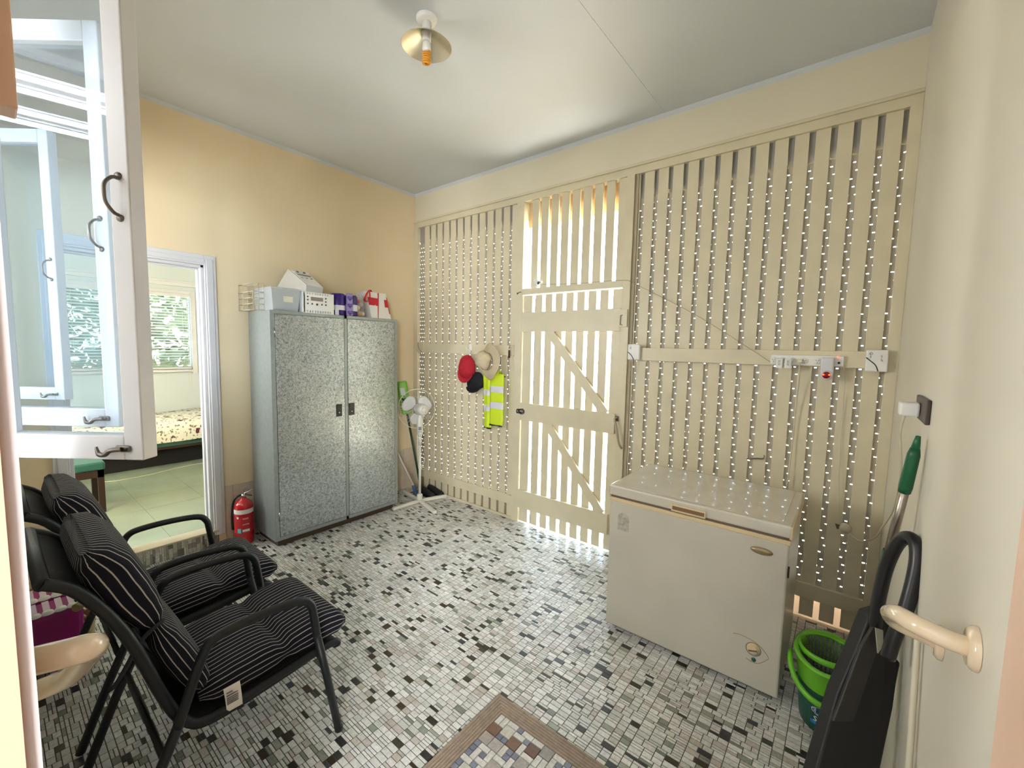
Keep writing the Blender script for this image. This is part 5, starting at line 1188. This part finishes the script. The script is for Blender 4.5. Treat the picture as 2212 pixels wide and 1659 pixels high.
# black long-handled dustpan
dp_ = thing('lobby_dustpan', 'black long-handled dustpan with a looped handle leaning on the right wall', 'dustpan', (3.86, -1.40, 0))
def W_(u_px, v_px, z_): return dep(u_px, v_px, z_)
DZ = 1.42
lop = [(1884, 1400, 1.40), (1892, 1335, 1.38), (1901, 1280, 1.36), (1916, 1222, 1.34), (1938, 1176, 1.31), (1960, 1160, 1.28), (1978, 1174, 1.25), (1981, 1210, 1.235), (1972, 1260, 1.23), (1955, 1320, 1.23), (1932, 1375, 1.24), (1918, 1420, 1.25)]
MB().tube(smooth_path([W_(*q) for q in lop], 5), 0.0185, 12).build('loop_handle', M_DARK, dp_)
body = [(1880, 1330), (1928, 1318), (1932, 1360), (1920, 1405), (1946, 1433), (1937, 1479), (1930, 1530), (1903, 1660), (1880, 1760), (1730, 1780), (1770, 1640), (1810, 1500), (1856, 1392)]
m = MB(); m.prism([W_(a, b_, 1.40-(b_-1300)/460*0.10) for a, b_ in body], (0, 0, 0), CF*0.05); m.build('pan_body', mat('matte_black_plastic', (26, 25, 24), 0.55), dp_, bevel=0.006)
m = MB(); m.prism([W_(a, b_, 1.385-(b_-1300)/460*0.10) for a, b_ in ((1892, 1345), (1860, 1400), (1800, 1560), (1845, 1560), (1895, 1410))], (0, 0, 0), CF*0.012); m.build('front_ridge', mat('charcoal_plastic', (44, 41, 38), 0.5), dp_, bevel=0.003)
m = MB(); m.prism([W_(a, b_, 1.365-(b_-1300)/460*0.10) for a, b_ in ((1892, 1357), (1908, 1362), (1908, 1395), (1897, 1412))], (0, 0, 0), CF*0.004); m.build('sticker', mat('faded_sticker', (150, 146, 128), 0.5), dp_)
# white conduit at the foot of the wall
t = thing('white_pipe', 'white pipe running down the right wall behind the dustpan', 'pipe', (RW-0.02, -1.9, 0.3))
MB().tube(smooth_path([(4.005, -1.55, 0.9), (4.005, -1.62, 0.6), (4.0, -1.72, 0.3), (4.0, -1.76, 0.0)]), 0.007, 8).build('pipe', M_CORD, t)
# grab handles
M_IV = mat('ivory_gloss_plastic', (226, 206, 176), 0.22, coat=0.5)
t = thing('grab_rail', 'cream curved grab rail with round flange on the right wall', 'grab rail', (RW, -2.02, 1.1))
MB().tube(smooth_path([(RW-0.008, -2.02, 1.113), (3.985, -2.022, 1.115), (3.945, -2.01, 1.118), (3.925, -1.97, 1.108), (3.922, -1.90, 1.075), (3.925, -1.82, 1.035), (3.94, -1.775, 1.0), (3.975, -1.76, 0.985), (RW-0.006, -1.755, 0.975)], 6), 0.0165, 16).build('rail', M_IV, t)
for (yy, zz) in ((-2.02, 1.113), (-1.755, 0.975)): MB().lathe([(0, 0.012), (0.030, 0.012), (0.036, 0.006), (0.037, 0)], (RW-0.0005, yy, zz), (-1, 0, 0), 28).build('flange', M_IV, t)
t = thing('grab_rail', 'cream curved grab rail beside the near doorway on the left', 'grab rail', (3.05, -3.0, 1.15))
gp = [dep(-30, 1462, 0.50), dep(60, 1432, 0.505), dep(140, 1412, 0.515), dep(185, 1400, 0.53), dep(200, 1398, 0.56), dep(192, 1412, 0.60), dep(170, 1440, 0.66), dep(145, 1463, 0.70), dep(110, 1480, 0.71), dep(60, 1500, 0.71), dep(20, 1515, 0.71)]
MB().tube(smooth_path(gp, 6), 0.0165, 16).build('rail', M_IV, t)

# ---- behind the chairs: packs in a basket
t = thing('laundry_basket', 'cream woven basket on the floor behind the chairs', 'basket', (0.775, -2.875, 0))
m = MB(); N = 30
for k_ in range(8):
    z = 0.02+0.037*k_; m.tube([(0.775+0.20*(1+0.02*k_)*math.cos(2*PI*i/N), -2.875+0.125*(1+0.02*k_)*math.sin(2*PI*i/N), z) for i in range(int(N*0.16), int(N*0.72))], 0.012, 6)
m.build('weave', mat('cream_weave', (176, 156, 112), 0.8), t, kind='stuff')
MB().tube([(0.775+0.238*math.cos(2*PI*i/N), -2.875+0.145*math.sin(2*PI*i/N), 0.31) for i in range(int(N*0.08), int(N*0.78))], 0.02, 8).build('rim', mat('cream_weave', (0, 0, 0)), t)
M_MAG = mat('magenta_wrap', (150, 26, 110), 0.35); M_PK = mat('pale_pink_wrap', (222, 200, 214), 0.4)
for i, (xx, lb_) in enumerate(((0.685, 'left magenta wrapped tissue pack in the basket behind the chairs'), (0.865, 'right magenta wrapped tissue pack in the basket behind the chairs'))):
    t = thing('tissue_pack', lb_, 'tissue pack', (xx, -2.86, 0.12), 'magenta packs behind the chairs')
    o = MB().box((xx-0.085, -2.965, 0.02), (xx+0.085, -2.785, 0.30)).build('wrap', M_MAG, t, bevel=0.02)
    for k_ in range(4):
        MB().box((xx-0.075, -2.957+0.042*k_, 0.2998), (xx+0.06, -2.934+0.042*k_, 0.3025)).build('pale_stripe', M_PK, o)
        MB().lathe([(0, 0.012), (0.018, 0.01), (0.024, 0)], (xx+0.06, -2.944+0.042*k_, 0.298), (0, 0, 1), 12).build('puff_print', M_WPLAST, o)
# ================================================================== BEDROOM THINGS
bd = thing('bed', 'bed in the far room with a white floral quilt', 'bed', (-2.82, -1.7, 0.12))
M_Q = bpy.data.materials.new('floral_quilt'); M_Q.use_nodes = True; t_ = M_Q.node_tree; b = t_.nodes['Principled BSDF']; b.inputs['Roughness'].default_value = 0.85
tc = t_.nodes.new('ShaderNodeTexCoord'); vo = t_.nodes.new('ShaderNodeTexVoronoi'); vo.inputs['Scale'].default_value = 6.5; vo.inputs['Randomness'].default_value = 0.8; nz = t_.nodes.new('ShaderNodeTexNoise'); nz.inputs['Scale'].default_value = 26; nz.inputs['Detail'].default_value = 3
t_.links.new(tc.outputs['Object'], vo.inputs['Vector']); t_.links.new(tc.outputs['Object'], nz.inputs['Vector'])
ad = t_.nodes.new('ShaderNodeMath'); ad.operation = 'MULTIPLY_ADD'; ad.inputs[1].default_value = 0.5; t_.links.new(nz.outputs['Fac'], ad.inputs[0]); t_.links.new(vo.outputs['Distance'], ad.inputs[2])
r1 = t_.nodes.new('ShaderNodeValToRGB'); e = r1.color_ramp.elements; e[0].position = 0.44; e[0].color = lin((92, 44, 58)); e[1].position = 0.47; e[1].color = lin((228, 222, 206))
t_.links.new(ad.outputs[0], r1.inputs['Fac'])
nz2 = t_.nodes.new('ShaderNodeTexNoise'); nz2.inputs['Scale'].default_value = 34; t_.links.new(tc.outputs['Object'], nz2.inputs['Vector'])
r2 = t_.nodes.new('ShaderNodeValToRGB'); e = r2.color_ramp.elements; e[0].position = 0.58; e[0].color = (1, 1, 1, 1); e[1].position = 0.61; e[1].color = lin((150, 146, 128))
t_.links.new(nz2.outputs['Fac'], r2.inputs['Fac']); mx = t_.nodes.new('ShaderNodeMix'); mx.data_type = 'RGBA'; mx.blend_type = 'MULTIPLY'; mx.inputs[0].default_value = 1
t_.links.new(r1.outputs['Color'], mx.inputs[6]); t_.links.new(r2.outputs['Color'], mx.inputs[7]); t_.links.new(mx.outputs[2], b.inputs['Base Color'])
m = MB(); ny_ = 30; sec = [(-2.34, 0.42), (-2.335, 0.47), (-2.335, 0.56), (-2.36, 0.625), (-2.42, 0.655), (-2.6, 0.665), (-2.9, 0.66), (-3.3, 0.66), (-3.3, 0.44)]
vs = []
for i in range(ny_+1):
    y = -2.9+2.2*i/ny_
    for (xx, zz) in sec: vs.append((xx+0.012*math.sin(y*9+zz*5), y, zz+0.008*math.sin(y*6+xx*7)))
k_ = len(sec); fs = [(i*k_+j, i*k_+j+1, (i+1)*k_+j+1, (i+1)*k_+j) for i in range(ny_) for j in range(k_-1)]+[tuple(range(k_)), tuple(range(ny_*k_, ny_*k_+k_))[::-1]]
m.add(vs, fs, True); m.build('quilt', M_Q, bd)
MB().box((-3.3, -2.88, 0.36), (-2.37, -0.72, 0.45)).build('mattress_base', mat('teal_valance', (56, 92, 84), 0.8), bd, bevel=0.01)
MB().box((-2.42, -2.88, 0.33), (-2.38, -0.72, 0.385)).build('side_rail', mat('dark_wood', (48, 28, 20), 0.5), bd)
for (xx, yy) in ((-2.42, -2.85), (-2.42, -0.76), (-3.25, -2.85), (-3.25, -0.76)): MB().box((xx-0.03, yy-0.03, 0.12), (xx+0.03, yy+0.03, 0.36)).build('leg', mat('dark_wood', (0, 0, 0)), bd)
t = thing('under_bed_shade', 'dark block standing in for the shade under the bed', 'box', (-2.8, -1.6, 0.12)); MB().box((-3.2, -2.7, 0.1215), (-2.5, -0.8, 0.32)).build('shade_block', mat('shade_black', (18, 18, 18), 0.8), t, bevel=0.01)  # solid black block takes the place of shade below the bed
t = thing('stool', 'dark wooden stool with a teal seat in the far room', 'stool', (-1.3, -2.62, 0.12)); M_DW = mat('dark_wood', (0, 0, 0))
for (xx, yy) in ((-1.12, -2.45), (-1.48, -2.45), (-1.12, -2.8), (-1.48, -2.8)): MB().box((xx-0.02, yy-0.02, 0.1215), (xx+0.02, yy+0.02, 0.49)).build('leg', M_DW, t)
MB().box((-1.5, -2.82, 0.43), (-1.1, -2.43, 0.49)).build('apron', M_DW, t); MB().box((-1.5, -2.82, 0.49), (-1.1, -2.42, 0.56)).build('seat_pad', mat('teal_vinyl', (46, 98, 90), 0.4), t, bevel=0.015)
t = thing('orange_bolster', 'small orange timber block on the bedroom floor behind the stool', 'block', (-1.75, -2.62, 0.12)); MB().box((-1.80, -2.68, 0.1215), (-1.72, -2.60, 0.40)).build('block_body', mat('orange_timber', (158, 66, 30), 0.5), t, bevel=0.01)
t = thing('floor_cord', 'white cord and plug lying on the bedroom floor before the bed', 'cord', (-2.1, -1.8, 0.12))
MB().tube(smooth_path([(-2.16, -2.33, 0.126), (-2.1, -2.2, 0.126), (-2.12, -1.95, 0.126), (-2.2, -1.7, 0.126), (-2.25, -1.45, 0.126), (-2.24, -1.2, 0.126)]), 0.005, 6).build('flex', M_CORD, t); MB().box((-2.19, -2.37, 0.1215), (-2.13, -2.31, 0.145)).build('plug', M_CORD, t, bevel=0.005)
t = thing('red_flowers', 'spray of red flowers on a dark stand beside the bed', 'flowers', (-3.05, -1.0, 0.12))
MB().box((-3.2, -1.09, 0.70), (-3.0, -0.92, 0.74)).build('stand_top', M_DW, t)
MB().lathe([(0, 0), (0.04, 0), (0.05, 0.08), (0.025, 0.16), (0.03, 0.19)], (-3.1, -1.0, 0.74), (0, 0, 1), 14).build('vase', mat('grey_vase', (90, 92, 92), 0.4), t)
m = MB(); rn = random.Random(3)
for i in range(26):
    d_ = Vector((rn.uniform(-0.6, 0.6), rn.uniform(-1, 0.7), rn.uniform(0.4, 1.2))).normalized(); m.tube([Vector((-3.1, -1.0, 0.92)), Vector((-3.1, -1.0, 0.92))+d_*rn.uniform(0.1, 0.24)], [0.002, 0.008], 5)
m.build('blooms', mat('red_bloom', (190, 50, 40), 0.6), t, kind='stuff')
